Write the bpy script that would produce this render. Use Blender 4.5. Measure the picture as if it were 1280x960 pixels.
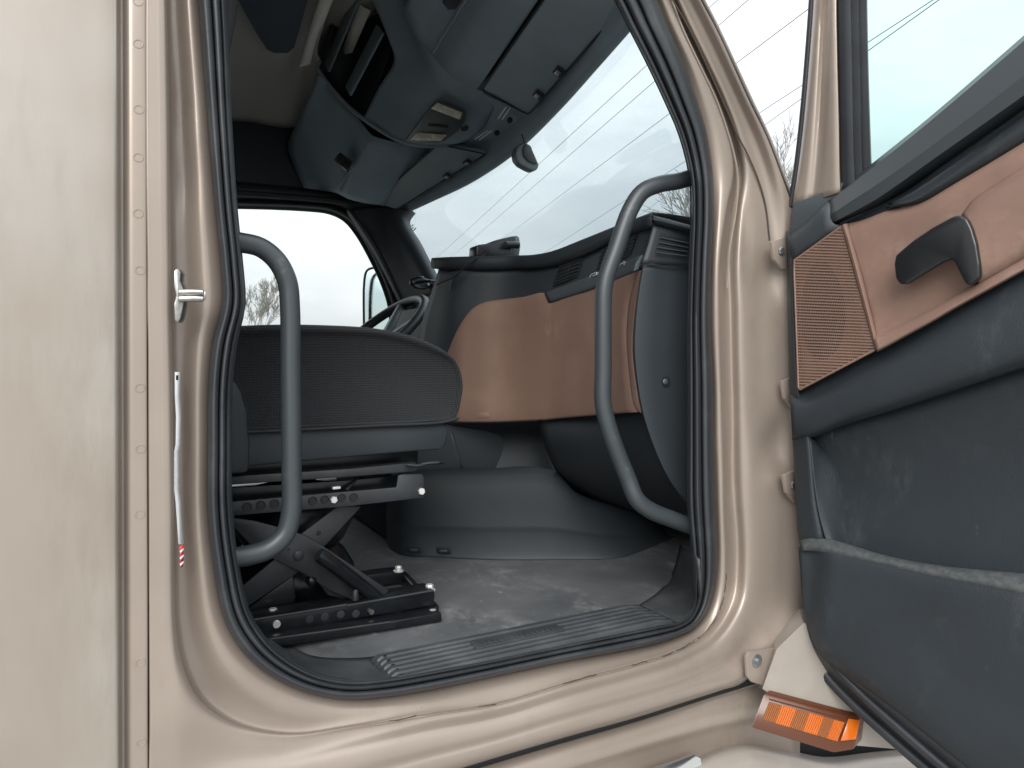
import bpy, bmesh, math, random
from mathutils import Vector, Matrix, noise
random.seed(7)
for o in list(bpy.data.objects): bpy.data.objects.remove(o)
SC = bpy.context.scene
COL = SC.collection

# ---------------------------------------------------------------- camera, sky, sun, exposure
CZ = 1.65                 # camera height; the truck floor is about 0.48 m below it
YAW = math.radians(28.5)
FPX, HX, HY = 900.0, 640.0, 450.0
cam = bpy.data.cameras.new('camera'); camo = bpy.data.objects.new('camera', cam); COL.objects.link(camo)
camo.location = (0, 0, CZ); camo.rotation_euler = (math.radians(90), 0, -YAW)
cam.sensor_width = 36; cam.lens = 36 * FPX / 1280.0; cam.shift_y = -(480 - HY) / 1280.0
cam.clip_start = 0.02; cam.clip_end = 3000
SC.camera = camo

SUN_EL, SUN_AZ = math.radians(33), math.radians(236)   # azimuth: direction towards the sun, from +x anticlockwise
w = bpy.data.worlds.new('World'); SC.world = w; w.use_nodes = True
nt = w.node_tree; nt.nodes.clear()
wo = nt.nodes.new('ShaderNodeOutputWorld'); bg = nt.nodes.new('ShaderNodeBackground')
sky = nt.nodes.new('ShaderNodeTexSky'); sky.sky_type = 'NISHITA'; sky.sun_disc = False
sky.sun_elevation = SUN_EL; sky.sun_rotation = math.pi / 2 - SUN_AZ
sky.air_density = 1.0; sky.dust_density = 3.0
tc = nt.nodes.new('ShaderNodeTexCoord'); mp = nt.nodes.new('ShaderNodeMapping'); mp.inputs['Scale'].default_value = (1, 1, 3.2)
n1 = nt.nodes.new('ShaderNodeTexNoise'); n1.inputs['Scale'].default_value = 2.3; n1.inputs['Detail'].default_value = 7; n1.inputs['Roughness'].default_value = .55
rp = nt.nodes.new('ShaderNodeValToRGB')
rp.color_ramp.elements[0].position = .32; rp.color_ramp.elements[0].color = (3.1, 3.25, 3.4, 1)
rp.color_ramp.elements[1].position = .62; rp.color_ramp.elements[1].color = (4.2, 4.28, 4.36, 1)
mx = nt.nodes.new('ShaderNodeMix'); mx.data_type = 'RGBA'; mx.inputs[0].default_value = .96
nt.links.new(tc.outputs['Generated'], mp.inputs['Vector']); nt.links.new(mp.outputs['Vector'], n1.inputs['Vector'])
nt.links.new(n1.outputs['Fac'], rp.inputs['Fac'])
sx = nt.nodes.new('ShaderNodeSeparateXYZ'); nt.links.new(tc.outputs['Generated'], sx.inputs[0])
mr_ = nt.nodes.new('ShaderNodeMapRange'); mr_.inputs['From Min'].default_value = 0; mr_.inputs['From Max'].default_value = 1; mr_.inputs['To Min'].default_value = 1; mr_.inputs['To Max'].default_value = 3.2   # overcast law
nt.links.new(sx.outputs['Z'], mr_.inputs['Value'])
vm = nt.nodes.new('ShaderNodeVectorMath'); vm.operation = 'SCALE'; nt.links.new(rp.outputs['Color'], vm.inputs[0]); nt.links.new(mr_.outputs['Result'], vm.inputs['Scale'])
nt.links.new(sky.outputs['Color'], mx.inputs[6]); nt.links.new(vm.outputs[0], mx.inputs[7])
nt.links.new(mx.outputs[2], bg.inputs['Color']); bg.inputs['Strength'].default_value = .1
nt.links.new(bg.outputs['Background'], wo.inputs['Surface'])

sd = bpy.data.lights.new('sun', 'SUN'); sd.energy = 1.5; sd.angle = math.radians(35); sd.color = (1, .97, .92)
so = bpy.data.objects.new('sun', sd); COL.objects.link(so); so.location = (-3, -4, 8)
sdir = Vector((math.cos(SUN_EL) * math.cos(SUN_AZ), math.cos(SUN_EL) * math.sin(SUN_AZ), math.sin(SUN_EL)))
so.rotation_euler = sdir.to_track_quat('Z', 'Y').to_euler()
vs = SC.view_settings; vs.view_transform = 'Standard'; vs.look = 'None'; vs.exposure = 1.12; vs.gamma = 1
SC.render.engine = 'CYCLES'
SC.cycles.max_bounces = 10; SC.cycles.diffuse_bounces = 6; SC.cycles.transparent_max_bounces = 16

# ---------------------------------------------------------------- where things stand
RV = Vector((math.cos(YAW), -math.sin(YAW), 0)); FV = Vector((math.sin(YAW), math.cos(YAW), 0))
def ray(px, py): return RV * (px - HX) + FV * FPX + Vector((0, 0, HY - py))
C0 = Vector((0, 0, CZ))
def P(px, py, y): r = ray(px, py); return C0 + r * (y / r.y)          # a spot on the lengthwise plane y (metres in from the kerb side)
def PX(px, py, x): r = ray(px, py); return C0 + r * (x / r.x)         # on a crosswise plane
def PZ(px, py, z): r = ray(px, py); return C0 + r * (z / r.z)         # on a level plane, z relative to eye height
def Q(x, y, z): return Vector((x, y, CZ + z))                         # z relative to eye height
HINGE = Vector((1.078, .92, CZ)); DA = math.radians(5)
DU = Vector((math.sin(DA), -math.cos(DA), 0)); DN = Vector((-math.cos(DA), -math.sin(DA), 0))
def D(px, py, off=0.):                                                # on the opened door's inner face, off = proud of it
    o = HINGE + DN * off; r = ray(px, py); t = (o - C0).dot(DN) / r.dot(DN); return C0 + r * t

# ---------------------------------------------------------------- materials
def newmat(name):
    m = bpy.data.materials.new(name); m.use_nodes = True; t = m.node_tree
    return m, t, t.nodes['Principled BSDF']
def nd(t, k, **kw):
    n = t.nodes.new(k)
    for a, b in kw.items():
        if a in n.inputs: n.inputs[a].default_value = b
        else: setattr(n, a, b)
    return n
def mat(name, col, rough=.5, metal=0., bump=0., bscale=200., var=0., vscale=6., col2=None, coat=0., spec=.5, rvar=0., thr=(.45, .7), detail=4, stretch=(1, 1, 1), dist=.002, sheen=0.):
    m, t, b = newmat(name)
    b.inputs['Base Color'].default_value = (*col, 1); b.inputs['Roughness'].default_value = rough; b.inputs['Metallic'].default_value = metal
    b.inputs['Coat Weight'].default_value = coat; b.inputs['Coat Roughness'].default_value = .12; b.inputs['Specular IOR Level'].default_value = spec
    if sheen: b.inputs['Sheen Weight'].default_value = sheen; b.inputs['Sheen Roughness'].default_value = .4
    tcn = nd(t, 'ShaderNodeTexCoord'); mpn = nd(t, 'ShaderNodeMapping', Scale=stretch); t.links.new(tcn.outputs['Object'], mpn.inputs['Vector'])
    if var or col2:
        nz = nd(t, 'ShaderNodeTexNoise', Scale=vscale, Detail=detail, Roughness=.6); t.links.new(mpn.outputs['Vector'], nz.inputs['Vector'])
        r = nd(t, 'ShaderNodeValToRGB'); r.color_ramp.elements[0].position = thr[0]; r.color_ramp.elements[1].position = thr[1]
        c2 = col2 or tuple(max(0, c * (1 + var)) for c in col)
        r.color_ramp.elements[0].color = (*(col if col2 else tuple(c * (1 - var) for c in col)), 1); r.color_ramp.elements[1].color = (*c2, 1)
        t.links.new(nz.outputs['Fac'], r.inputs['Fac']); t.links.new(r.outputs['Color'], b.inputs['Base Color'])
        if rvar:
            mr = nd(t, 'ShaderNodeMapRange'); mr.inputs['To Min'].default_value = rough - rvar; mr.inputs['To Max'].default_value = rough + rvar
            t.links.new(nz.outputs['Fac'], mr.inputs['Value']); t.links.new(mr.outputs['Result'], b.inputs['Roughness'])
    if bump:
        nb = nd(t, 'ShaderNodeTexNoise', Scale=bscale, Detail=2); t.links.new(tcn.outputs['Object'], nb.inputs['Vector'])
        bp = nd(t, 'ShaderNodeBump', Strength=bump, Distance=dist); t.links.new(nb.outputs['Fac'], bp.inputs['Height']); t.links.new(bp.outputs['Normal'], b.inputs['Normal'])
    return m
def scuff(m, col, amount=.5, scale=9., thr=(.56, .72), stretch=(1, 1, 1), zlim=None, fine=60.):
    """dust, scratches and scuffs over a material: a big patch mask times fine streaks"""
    t = m.node_tree; b = t.nodes['Principled BSDF']
    tcn = nd(t, 'ShaderNodeTexCoord'); mpn = nd(t, 'ShaderNodeMapping', Scale=stretch); t.links.new(tcn.outputs['Object'], mpn.inputs['Vector'])
    a = nd(t, 'ShaderNodeTexNoise', Scale=scale, Detail=5, Roughness=.65, Distortion=.4); f = nd(t, 'ShaderNodeTexNoise', Scale=fine, Detail=4, Roughness=.7)
    t.links.new(mpn.outputs['Vector'], a.inputs['Vector']); t.links.new(mpn.outputs['Vector'], f.inputs['Vector'])
    r = nd(t, 'ShaderNodeMapRange'); r.inputs['From Min'].default_value = thr[0]; r.inputs['From Max'].default_value = thr[1]; t.links.new(a.outputs['Fac'], r.inputs['Value'])
    r2 = nd(t, 'ShaderNodeMapRange'); r2.inputs['From Min'].default_value = .42; r2.inputs['From Max'].default_value = .68; t.links.new(f.outputs['Fac'], r2.inputs['Value'])
    mm = nd(t, 'ShaderNodeMath', operation='MULTIPLY'); t.links.new(r.outputs['Result'], mm.inputs[0]); t.links.new(r2.outputs['Result'], mm.inputs[1])
    m2 = nd(t, 'ShaderNodeMath', operation='MULTIPLY'); m2.inputs[1].default_value = amount; t.links.new(mm.outputs[0], m2.inputs[0])
    mixn = nd(t, 'ShaderNodeMix', data_type='RGBA'); t.links.new(m2.outputs[0], mixn.inputs[0])
    s = b.inputs['Base Color']
    if s.is_linked: t.links.new(s.links[0].from_socket, mixn.inputs[6])
    else: mixn.inputs[6].default_value = s.default_value
    mixn.inputs[7].default_value = (*col, 1); t.links.new(mixn.outputs[2], s)
    return m

M = {}
M['paint'] = mat('champagne_paint', (.300, .252, .216), .36, .3, bump=.04, bscale=900, var=.05, vscale=5, coat=.2, dist=.0006)
scuff(M['paint'], (.19, .145, .105), .5, 6, (.50, .72), stretch=(1, 1, .6), fine=40)
scuff(M['paint'], (.07, .055, .04), .6, 55, (.69, .75), fine=140)
M['panel'] = mat('champagne_panel_paint', (.292, .252, .213), .29, .3, bump=.05, bscale=700, coat=.4, dist=.0006, col2=(.335, .305, .272), vscale=3.2, thr=(.42, .58), detail=2)
scuff(M['panel'], (.375, .345, .315), .45, 2.2, (.48, .56), stretch=(1, 1, .4), fine=3)
scuff(M['panel'], (.21, .18, .145), .4, 4, (.50, .68), stretch=(1, 1, .2), fine=60)
M['paint_bright'] = mat('cream_fairing_paint', (.30, .268, .238), .42, .1, bump=.05, bscale=600, var=.05, vscale=14, coat=.2)
M['plastic'] = mat('charcoal_plastic', (.019, .025, .031), .62, bump=.25, bscale=900, dist=.0006, var=.12, vscale=4)
M['plastic2'] = mat('slate_plastic', (.027, .034, .041), .56, bump=.25, bscale=900, dist=.0006, var=.12, vscale=4)
M['doorplastic'] = mat('scuffed_door_plastic', (.017, .023, .029), .6, bump=.6, bscale=520, dist=.0012, var=.15, vscale=3)
scuff(M['doorplastic'], (.15, .16, .16), .32, 5.5, (.52, .72), stretch=(1, 1, .45), fine=55)
scuff(M['doorplastic'], (.26, .26, .25), .4, 30, (.66, .74), stretch=(1, 1, .35), fine=120)
M['ledge'] = mat('worn_pocket_rim', (.042, .049, .054), .6, bump=.3, bscale=400, col2=(.085, .087, .085), vscale=110, thr=(.40, .75), dist=.001)
M['brown'] = mat('copper_brown_plastic', (.205, .128, .098), .66, metal=.1, bump=.2, bscale=900, dist=.0005, var=.09, vscale=7)
scuff(M['brown'], (.5, .40, .33), .35, 8, (.60, .74), stretch=(1, 1, .7), fine=70)
M['brownd'] = mat('copper_brown_door_plastic', (.225, .140, .108), .6, metal=.1, bump=.3, bscale=900, dist=.0006, var=.1, vscale=9)
scuff(M['brownd'], (.5, .42, .36), .3, 9, (.55, .74), fine=50)
M['rubber'] = mat('black_rubber_seal', (.020, .023, .028), .42, bump=.15, bscale=400, var=.2, vscale=12, dist=.001)
M['rubber_worn'] = mat('dusty_rubber_seal', (.024, .027, .032), .5, bump=.25, bscale=500, col2=(.055, .06, .065), vscale=9, thr=(.5, .8), dist=.001)
M['fabric'] = mat('black_seat_fabric', (.020, .021, .024), .95, sheen=.06)
M['floor'] = mat('grey_vinyl_floor', (.070, .076, .083), .55, bump=.3, bscale=160, col2=(.115, .120, .127), vscale=5, thr=(.35, .7), rvar=.12, dist=.0015)
scuff(M['floor'], (.34, .335, .32), .55, 6, (.46, .66), stretch=(1, .7, 1), fine=34)
scuff(M['floor'], (.45, .45, .43), .5, 40, (.63, .71), stretch=(1, .6, 1), fine=90)
M['tread'] = mat('dark_tread_rubber', (.040, .046, .051), .5, bump=.3, bscale=300, col2=(.085, .09, .095), vscale=10, thr=(.45, .75), dist=.001)
M['steel'] = mat('black_painted_steel', (.012, .014, .017), .3, metal=.2, var=.3, vscale=25)
M['arm'] = mat('dark_grey_steel', (.033, .037, .042), .45, metal=.2, var=.2, vscale=18)
M['zinc'] = mat('zinc_plated_steel', (.40, .40, .39), .34, 1., var=.2, vscale=60)
M['bolt'] = mat('pale_bolt', (.72, .74, .72), .35, .5)
M['tube'] = mat('grey_powder_coated_tube', (.040, .048, .054), .42, metal=.15, bump=.2, bscale=700, dist=.0006)
scuff(M['tube'], (.5, .45, .33), .25, 9, (.62, .75), fine=80)
M['upper'] = mat('slate_overhead_plastic', (.195, .25, .285), .68, bump=.25, bscale=900, dist=.0006, var=.1, vscale=4)
M['visorv'] = mat('overhead_visor_vinyl', (.21, .26, .285), .62, bump=.35, bscale=700, dist=.0008, var=.1, vscale=3)
M['liner'] = mat('taupe_headliner_cloth', (.40, .39, .37), .95, bump=.4, bscale=900, dist=.001)
M['liner_lt'] = mat('pale_headliner_edge', (.62, .62, .56), .95, bump=.4, bscale=900, dist=.001)
M['navy'] = mat('navy_cloth', (.045, .058, .08), .95, bump=.4, bscale=700, dist=.001)
M['curtain'] = mat('grey_curtain_cloth', (.075, .080, .088), .95, bump=.8, bscale=450, dist=.002)
M['visor'] = mat('sun_visor_vinyl', (.045, .055, .063), .62, bump=.35, bscale=700, dist=.0008)
M['dark'] = mat('matt_black', (.008, .010, .013), .7)
M['lamp'] = mat('clear_lamp_lens', (.60, .58, .47), .18, bump=.8, bscale=90, var=.25, vscale=40, dist=.003)
M['lampplate'] = mat('lamp_plate_plastic', (.060, .066, .07), .42)
M['chrome'] = mat('bright_trim_metal', (.75, .77, .78), .16, 1.)
M['white'] = mat('white_sticker', (.74, .76, .76), .45, var=.05, vscale=40)
M['red'] = mat('red_print', (.55, .05, .05), .5)
M['screw'] = mat('screw_metal', (.3, .31, .32), .35, .8)
M['pod'] = mat('grey_pod_plastic', (.12, .15, .155), .4)
M['black'] = mat('gloss_black', (.012, .013, .015), .3)
M['wire'] = mat('line_wire', (.16, .165, .17), .6)
M['bark'] = mat('pale_grey_bark', (.25, .23, .20), .9, var=.2, vscale=3)
M['twig'] = mat('grey_twig', (.20, .195, .18), .9, var=.2, vscale=3)
M['concrete'] = mat('pale_bounce_concrete', (.34, .335, .32), .9, bump=.6, bscale=60, var=.12, vscale=.8, dist=.004)  # unseen yard, its colour paled to bounce light up into the cab
M['dirt'] = mat('grime', (.06, .048, .038), .9)
M['amber'], t_, b_ = newmat('amber_lens')
b_.inputs['Base Color'].default_value = (.52, .115, .006, 1); b_.inputs['Roughness'].default_value = .18; b_.inputs['Coat Weight'].default_value = .6
M['amberd'], t_, b_ = newmat('dark_amber_lens')
b_.inputs['Base Color'].default_value = (.085, .026, .010, 1); b_.inputs['Roughness'].default_value = .3; b_.inputs['Coat Weight'].default_value = .15
M['ambermid'] = mat('brown_amber_lens', (.26, .085, .022), .25, coat=.2)

def glass(name, tint, refl=.6, rough=.02):
    m, t, b = newmat(name); t.nodes.remove(b); out = t.nodes['Material Output']
    tr = nd(t, 'ShaderNodeBsdfTransparent', Color=(*tint, 1)); gl = nd(t, 'ShaderNodeBsdfGlossy', Roughness=rough)
    fr = nd(t, 'ShaderNodeFresnel', IOR=1.45); ml = nd(t, 'ShaderNodeMath', operation='MULTIPLY'); ml.inputs[1].default_value = refl
    mixs = nd(t, 'ShaderNodeMixShader'); t.links.new(fr.outputs[0], ml.inputs[0]); t.links.new(ml.outputs[0], mixs.inputs[0])
    t.links.new(tr.outputs[0], mixs.inputs[1]); t.links.new(gl.outputs[0], mixs.inputs[2]); t.links.new(mixs.outputs[0], out.inputs['Surface'])
    return m
M['windshield'] = glass('windshield_glass', (.84, .885, .895), .2)
M['clearglass'] = glass('side_glass', (.97, .985, .98), .3)
M['doorglass'] = glass('tinted_door_glass', (.80, .905, .888), .25)
M['mirror'] = mat('mirror_glass', (.68, .80, .80), .07, 1., bump=.3, bscale=250, dist=.001)

# ribbed seat cloth
t = M['fabric'].node_tree; b = t.nodes['Principled BSDF']
tcn = nd(t, 'ShaderNodeTexCoord'); wv = nd(t, 'ShaderNodeTexWave', Scale=95., Distortion=1.2); wv.inputs['Detail'].default_value = 2; wv.inputs['Detail Scale'].default_value = 6; wv.bands_direction = 'X'
wz = nd(t, 'ShaderNodeTexWave', Scale=75., Distortion=1.4); wz.bands_direction = 'Z'
t.links.new(tcn.outputs['Object'], wv.inputs['Vector']); t.links.new(tcn.outputs['Object'], wz.inputs['Vector'])
ml = nd(t, 'ShaderNodeMath', operation='MULTIPLY'); t.links.new(wv.outputs['Fac'], ml.inputs[0]); t.links.new(wz.outputs['Fac'], ml.inputs[1])
cr_ = nd(t, 'ShaderNodeValToRGB'); cr_.color_ramp.elements[0].color = (.005, .006, .008, 1); cr_.color_ramp.elements[1].color = (.027, .029, .034, 1)
t.links.new(ml.outputs[0], cr_.inputs['Fac']); t.links.new(cr_.outputs['Color'], b.inputs['Base Color'])
bpn = nd(t, 'ShaderNodeBump', Strength=.6, Distance=.0015); t.links.new(ml.outputs[0], bpn.inputs['Height']); t.links.new(bpn.outputs['Normal'], b.inputs['Normal'])

# speaker cloth: fine woven copper rows with the round speaker showing behind
M['speaker'], t, b = newmat('copper_speaker_mesh'); b.inputs['Roughness'].default_value = .6
b.inputs['Base Color'].default_value = (.17, .106, .082, 1)

# ---------------------------------------------------------------- mesh helpers
BASE = {}
def thing(name, label, cat, loc, group=None):
    o = bpy.data.objects.new(name, None); COL.objects.link(o); o.location = loc; o.empty_display_size = .1
    o['label'] = label; o['category'] = cat
    if group: o['group'] = group
    return o
def wbase(p):
    v = Vector((0, 0, 0))
    while p is not None: v += Vector(p.location); p = p.parent
    return v
def tag(o, label=None, cat=None, group=None, kind=None):
    if label: o['label'] = label
    if cat: o['category'] = cat
    if group: o['group'] = group
    if kind: o['kind'] = kind
    return o
def mk(name, bm, m, parent=None, sharp=38, tocam=False, solid=0., recalc=True):
    """link a bmesh written in world coordinates as one mesh object under parent"""
    if recalc and not tocam: bmesh.ops.recalc_face_normals(bm, faces=bm.faces[:])
    if tocam:
        bmesh.ops.recalc_face_normals(bm, faces=bm.faces[:])
        s = sum(f.normal.dot(C0 - f.calc_center_median()) * f.calc_area() for f in bm.faces)
        if s < 0: bmesh.ops.reverse_faces(bm, faces=bm.faces[:])
    ca = math.cos(math.radians(sharp))
    for f in bm.faces: f.smooth = True
    for e in bm.edges:
        if len(e.link_faces) == 2:
            if e.link_faces[0].normal.dot(e.link_faces[1].normal) < ca: e.smooth = False
    me = bpy.data.meshes.new(name); bm.to_mesh(me); bm.free()
    me.materials.append(M[m] if isinstance(m, str) else m)
    o = bpy.data.objects.new(name, me); COL.objects.link(o)
    if parent is not None: o.parent = parent; o.location = -wbase(parent)
    if solid:
        md = o.modifiers.new('solid', 'SOLIDIFY'); md.thickness = solid; md.offset = -1
    return o
def crs(pts, n, closed=False):
    """centripetal Catmull-Rom through pts, n steps a segment"""
    pts = [Vector(p) for p in pts]; m = len(pts); out = []
    if m == 2 and not closed: return [pts[0].lerp(pts[1], i / n) for i in range(n + 1)]
    def g(i):
        if closed: return pts[i % m]
        if i < 0: return pts[0] * 2 - pts[1]
        if i >= m: return pts[-1] * 2 - pts[-2]
        return pts[i]
    for i in range(m if closed else m - 1):
        a, b, c, d = g(i - 1), g(i), g(i + 1), g(i + 2)
        t0 = 0; t1 = max((b - a).length, 1e-6) ** .5; t2 = t1 + max((c - b).length, 1e-6) ** .5; t3 = t2 + max((d - c).length, 1e-6) ** .5
        for k in range(n):
            t = t1 + (t2 - t1) * k / n
            A1 = a * ((t1 - t) / t1) + b * (t / t1); A2 = b * ((t2 - t) / (t2 - t1)) + c * ((t - t1) / (t2 - t1)); A3 = c * ((t3 - t) / (t3 - t2)) + d * ((t - t2) / (t3 - t2))
            B1 = A1 * ((t2 - t) / t2) + A2 * (t / t2); B2 = A2 * ((t3 - t) / (t3 - t1)) + A3 * ((t - t1) / (t3 - t1))
            out.append(B1 * ((t2 - t) / (t2 - t1)) + B2 * ((t - t1) / (t2 - t1)))
    if not closed: out.append(pts[-1])
    return out
def grid_bm(rows, closed_u=False, closed_v=False, bm=None):
    bm = bm or bmesh.new(); V = [[bm.verts.new(p) for p in r] for r in rows]
    R, Cc = len(rows), len(rows[0])
    for i in range(R if closed_v else R - 1):
        for j in range(Cc if closed_u else Cc - 1):
            q = [V[i][j], V[i][(j + 1) % Cc], V[(i + 1) % R][(j + 1) % Cc], V[(i + 1) % R][j]]
            try: bm.faces.new(q)
            except ValueError: pass
    return bm
def smooth_rows(rows, nu, nv, closed_u=False):
    rows = [crs(r, nu, closed_u) if nu > 1 else [Vector(p) for p in r] for r in rows]
    if nv > 1:
        cols = [crs([r[j] for r in rows], nv) for j in range(len(rows[0]))]
        rows = [[c[i] for c in cols] for i in range(len(cols[0]))]
    return rows
def patch(name, rows, m, parent, nu=5, nv=5, solid=.006, closed_u=False, sharp=60):
    return mk(name, grid_bm(smooth_rows(rows, nu, nv, closed_u), closed_u), m, parent, sharp, tocam=True, solid=solid)
def tube_bm(path, rad, seg=12, bm=None, closed=False, cap=True):
    bm = bm or bmesh.new(); n = len(path); rings = []
    prev = None
    for i, p in enumerate(path):
        a = path[i - 1] if (i or closed) else p; c = path[(i + 1) % n] if (i < n - 1 or closed) else p
        d = (Vector(c) - Vector(a)).normalized()
        if prev is None: prev = d.orthogonal().normalized()
        u = (prev - d * prev.dot(d)).normalized(); v = d.cross(u); prev = u
        r = rad[i] if isinstance(rad, (list, tuple)) else rad
        rings.append([bm.verts.new(Vector(p) + (u * math.cos(2 * math.pi * k / seg) + v * math.sin(2 * math.pi * k / seg)) * r) for k in range(seg)])
    for i in range(n if closed else n - 1):
        a, b = rings[i], rings[(i + 1) % n]
        for k in range(seg): bm.faces.new([a[k], a[(k + 1) % seg], b[(k + 1) % seg], b[k]])
    if cap and not closed: bm.faces.new(rings[0][::-1]); bm.faces.new(rings[-1])
    return bm
def tube(name, pts, rad, m, parent, n=8, seg=14, closed=False):
    return mk(name, tube_bm(crs(pts, n, closed) if n > 1 else [Vector(p) for p in pts], rad, seg, closed=closed), m, parent, 50)
def prism_bm(front, vec, bev=0., bm=None, segs=2):
    """closed outline (3D points) pushed along vec, edges rounded by bev"""
    own = bm is None; b2 = bmesh.new()
    vs_ = [b2.verts.new(p) for p in front]; f = b2.faces.new(vs_)
    r = bmesh.ops.extrude_face_region(b2, geom=[f]); ex = [g for g in r['geom'] if isinstance(g, bmesh.types.BMVert)]
    bmesh.ops.translate(b2, verts=ex, vec=vec)
    bmesh.ops.recalc_face_normals(b2, faces=b2.faces[:])
    if bev: bmesh.ops.bevel(b2, geom=b2.edges[:], offset=bev, segments=segs, profile=.5, affect='EDGES', clamp_overlap=True)
    if own: return b2
    me = bpy.data.meshes.new('t'); b2.to_mesh(me); b2.free(); bm.from_mesh(me); bpy.data.meshes.remove(me)
    return bm
def prism(name, front, vec, m, parent, bev=.002, segs=2): return mk(name, prism_bm(front, vec, bev, None, segs), m, parent, 40)
def pp(name, pix, y, depth, m, parent, bev=.003): return prism(name, [P(a, b, y) for a, b in pix], Vector((0, depth, 0)), m, parent, bev)
def dp(name, pix, off, depth, m, parent, bev=.003, segs=2): return prism(name, [D(a, b, off) for a, b in pix], DN * -depth, m, parent, bev, segs)
def box_bm(lo, hi, bev=0., bm=None):
    x0, y0, z0 = lo; x1, y1, z1 = hi
    return prism_bm([Vector((x0, y0, z0)), Vector((x1, y0, z0)), Vector((x1, y0, z1)), Vector((x0, y0, z1))], Vector((0, y1 - y0, 0)), bev, bm)
def disc_bm(c, n, r, h, seg=16, bm=None, dome=0., hexa=False):
    """a round or six-sided head standing h along n from c"""
    bm = bm or bmesh.new(); n = Vector(n).normalized(); u = n.orthogonal().normalized(); v = n.cross(u); seg = 6 if hexa else seg
    prof = [(1, 0), (1, h * .75), (.86, h)] + ([(.45, h + dome * .7), (.001, h + dome)] if dome else [(.001, h)])
    rings = [[bm.verts.new(Vector(c) + (u * math.cos(2 * math.pi * k / seg) + v * math.sin(2 * math.pi * k / seg)) * r * a + n * b_) for k in range(seg)] for a, b_ in prof]
    for a, b_ in zip(rings, rings[1:]):
        for k in range(seg): bm.faces.new([a[k], a[(k + 1) % seg], b_[(k + 1) % seg], b_[k]])
    bm.faces.new(rings[0][::-1]); bmesh.ops.remove_doubles(bm, verts=rings[-1], dist=1e-4)
    return bm
def lerp(a, b, t): return a + (b - a) * t
def lp(a, b, t): return (a[0] + (b[0] - a[0]) * t, a[1] + (b[1] - a[1]) * t)

# ================================================================ THE TRUCK CAB
TRUCK = thing('truck_cab', 'champagne beige truck cab with its passenger door wide open', 'truck', (.5, 1.9, 0))
# stations round the door opening: seal inner edge, seal outer edge, flange line, skin edge
ST = [((262,-300),(225,-300),(203,-300),(184,-300)), ((274,-100),(239,-100),(206,-100),(183,-100)), ((282,0),(248,0),(208,0),(182,0)),
 ((288,150),(260,150),(211,150),(182,150)), ((295,260),(269,260),(212,260),(183,260)), ((302,330),(276,330),(213,330),(184,330)), ((305,380),(278,378),(213,380),(184,380)),
 ((295,428),(266,430),(214,430),(185,430)), ((289,480),(261,480),(215,480),(185.2,480)), ((288,560),(260,560),(216,560),(185.5,560)), ((289,640),(260,640),(217,640),(185.8,640)),
 ((297,705),(267,707),(217,710),(186,720)), ((310,763),(280,773),(219,785),(186.3,810)), ((327,793),(300,810),(226,830),(186.6,900)), ((347,815),(327,837),(243,870),(187,1000)),
 ((380,837),(353,853),(270,895),(200,1068)), ((410,848),(385,866),(305,911),(260,1053)), ((445,852),(430,874),(365,919),(340,1030)), ((489,848),(475,872),(437,909),(430,1003)),
 ((550,837),(540,862),(532,893),(520,976)), ((605,827),(615,846),(620,879),(610,949)), ((702,807),(704,827),(715,851),(705,921)), ((780,791),(780,813),(790,831),(794,896)),
 ((825,782),(825,803),(838,816),(860,875)), ((850,777),(850,794),(866,802),(900,862)), ((862,768),(866,786),(882,789),(928,852)), ((868,750),(882,767),(897,768),(968,813)),
 ((868,730),(892,738),(906,737),(1003,778)), ((866,695),(896,697),(908,697),(1012,700)), ((861,630),(894,625),(905,622),(1010,622)), ((861,560),(892,560),(904,560),(1008,560)),
 ((861,480),(891,480),(902,480),(1004,480)), ((861,400),(888,395),(900,393),(1002,393)), ((863,330),(889,330),(900,330),(998,330)), ((865,270),(892,265),(908,265),(992,270)),
 ((863,220),(891,220),(917,213),(977,222)), ((850,168),(884,170),(910,165),(957,170)), ((834,130),(874,135),(895,122),(938,130)), ((810,79),(857,85),(874,78),(914,78)),
 ((785,30),(833,30),(853,35),(893,33)), ((770,0),(821,0),(838,0),(876,0)), ((715,-90),(770,-95),(790,-100),(825,-95)), ((640,-200),(690,-215),(715,-225),(750,-225)),
 ((480,-330),(480,-370),(480,-395),(480,-420)), ((330,-350),(310,-390),(300,-410),(280,-440)), ((275,-335),(240,-370),(222,-385),(195,-420))]
NS = len(ST)
def region(i):
    """weights left, bottom, right, pillar for station i"""
    if i <= 14: return (1, 0, 0)
    if i <= 19: t = (i - 14) / 5; return (1 - t, t, 0)
    if i <= 23: return (0, 1, 0)
    if i <= 28: t = (i - 23) / 5; return (0, 1 - t, t)
    if i <= 42: return (0, 0, 1)
    t = min(1, (i - 42) / 3); return (t, 0, 1 - t)
def blend(i, l, b_, r): a = region(i); return a[0] * l + a[1] * b_ + a[2] * r
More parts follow.
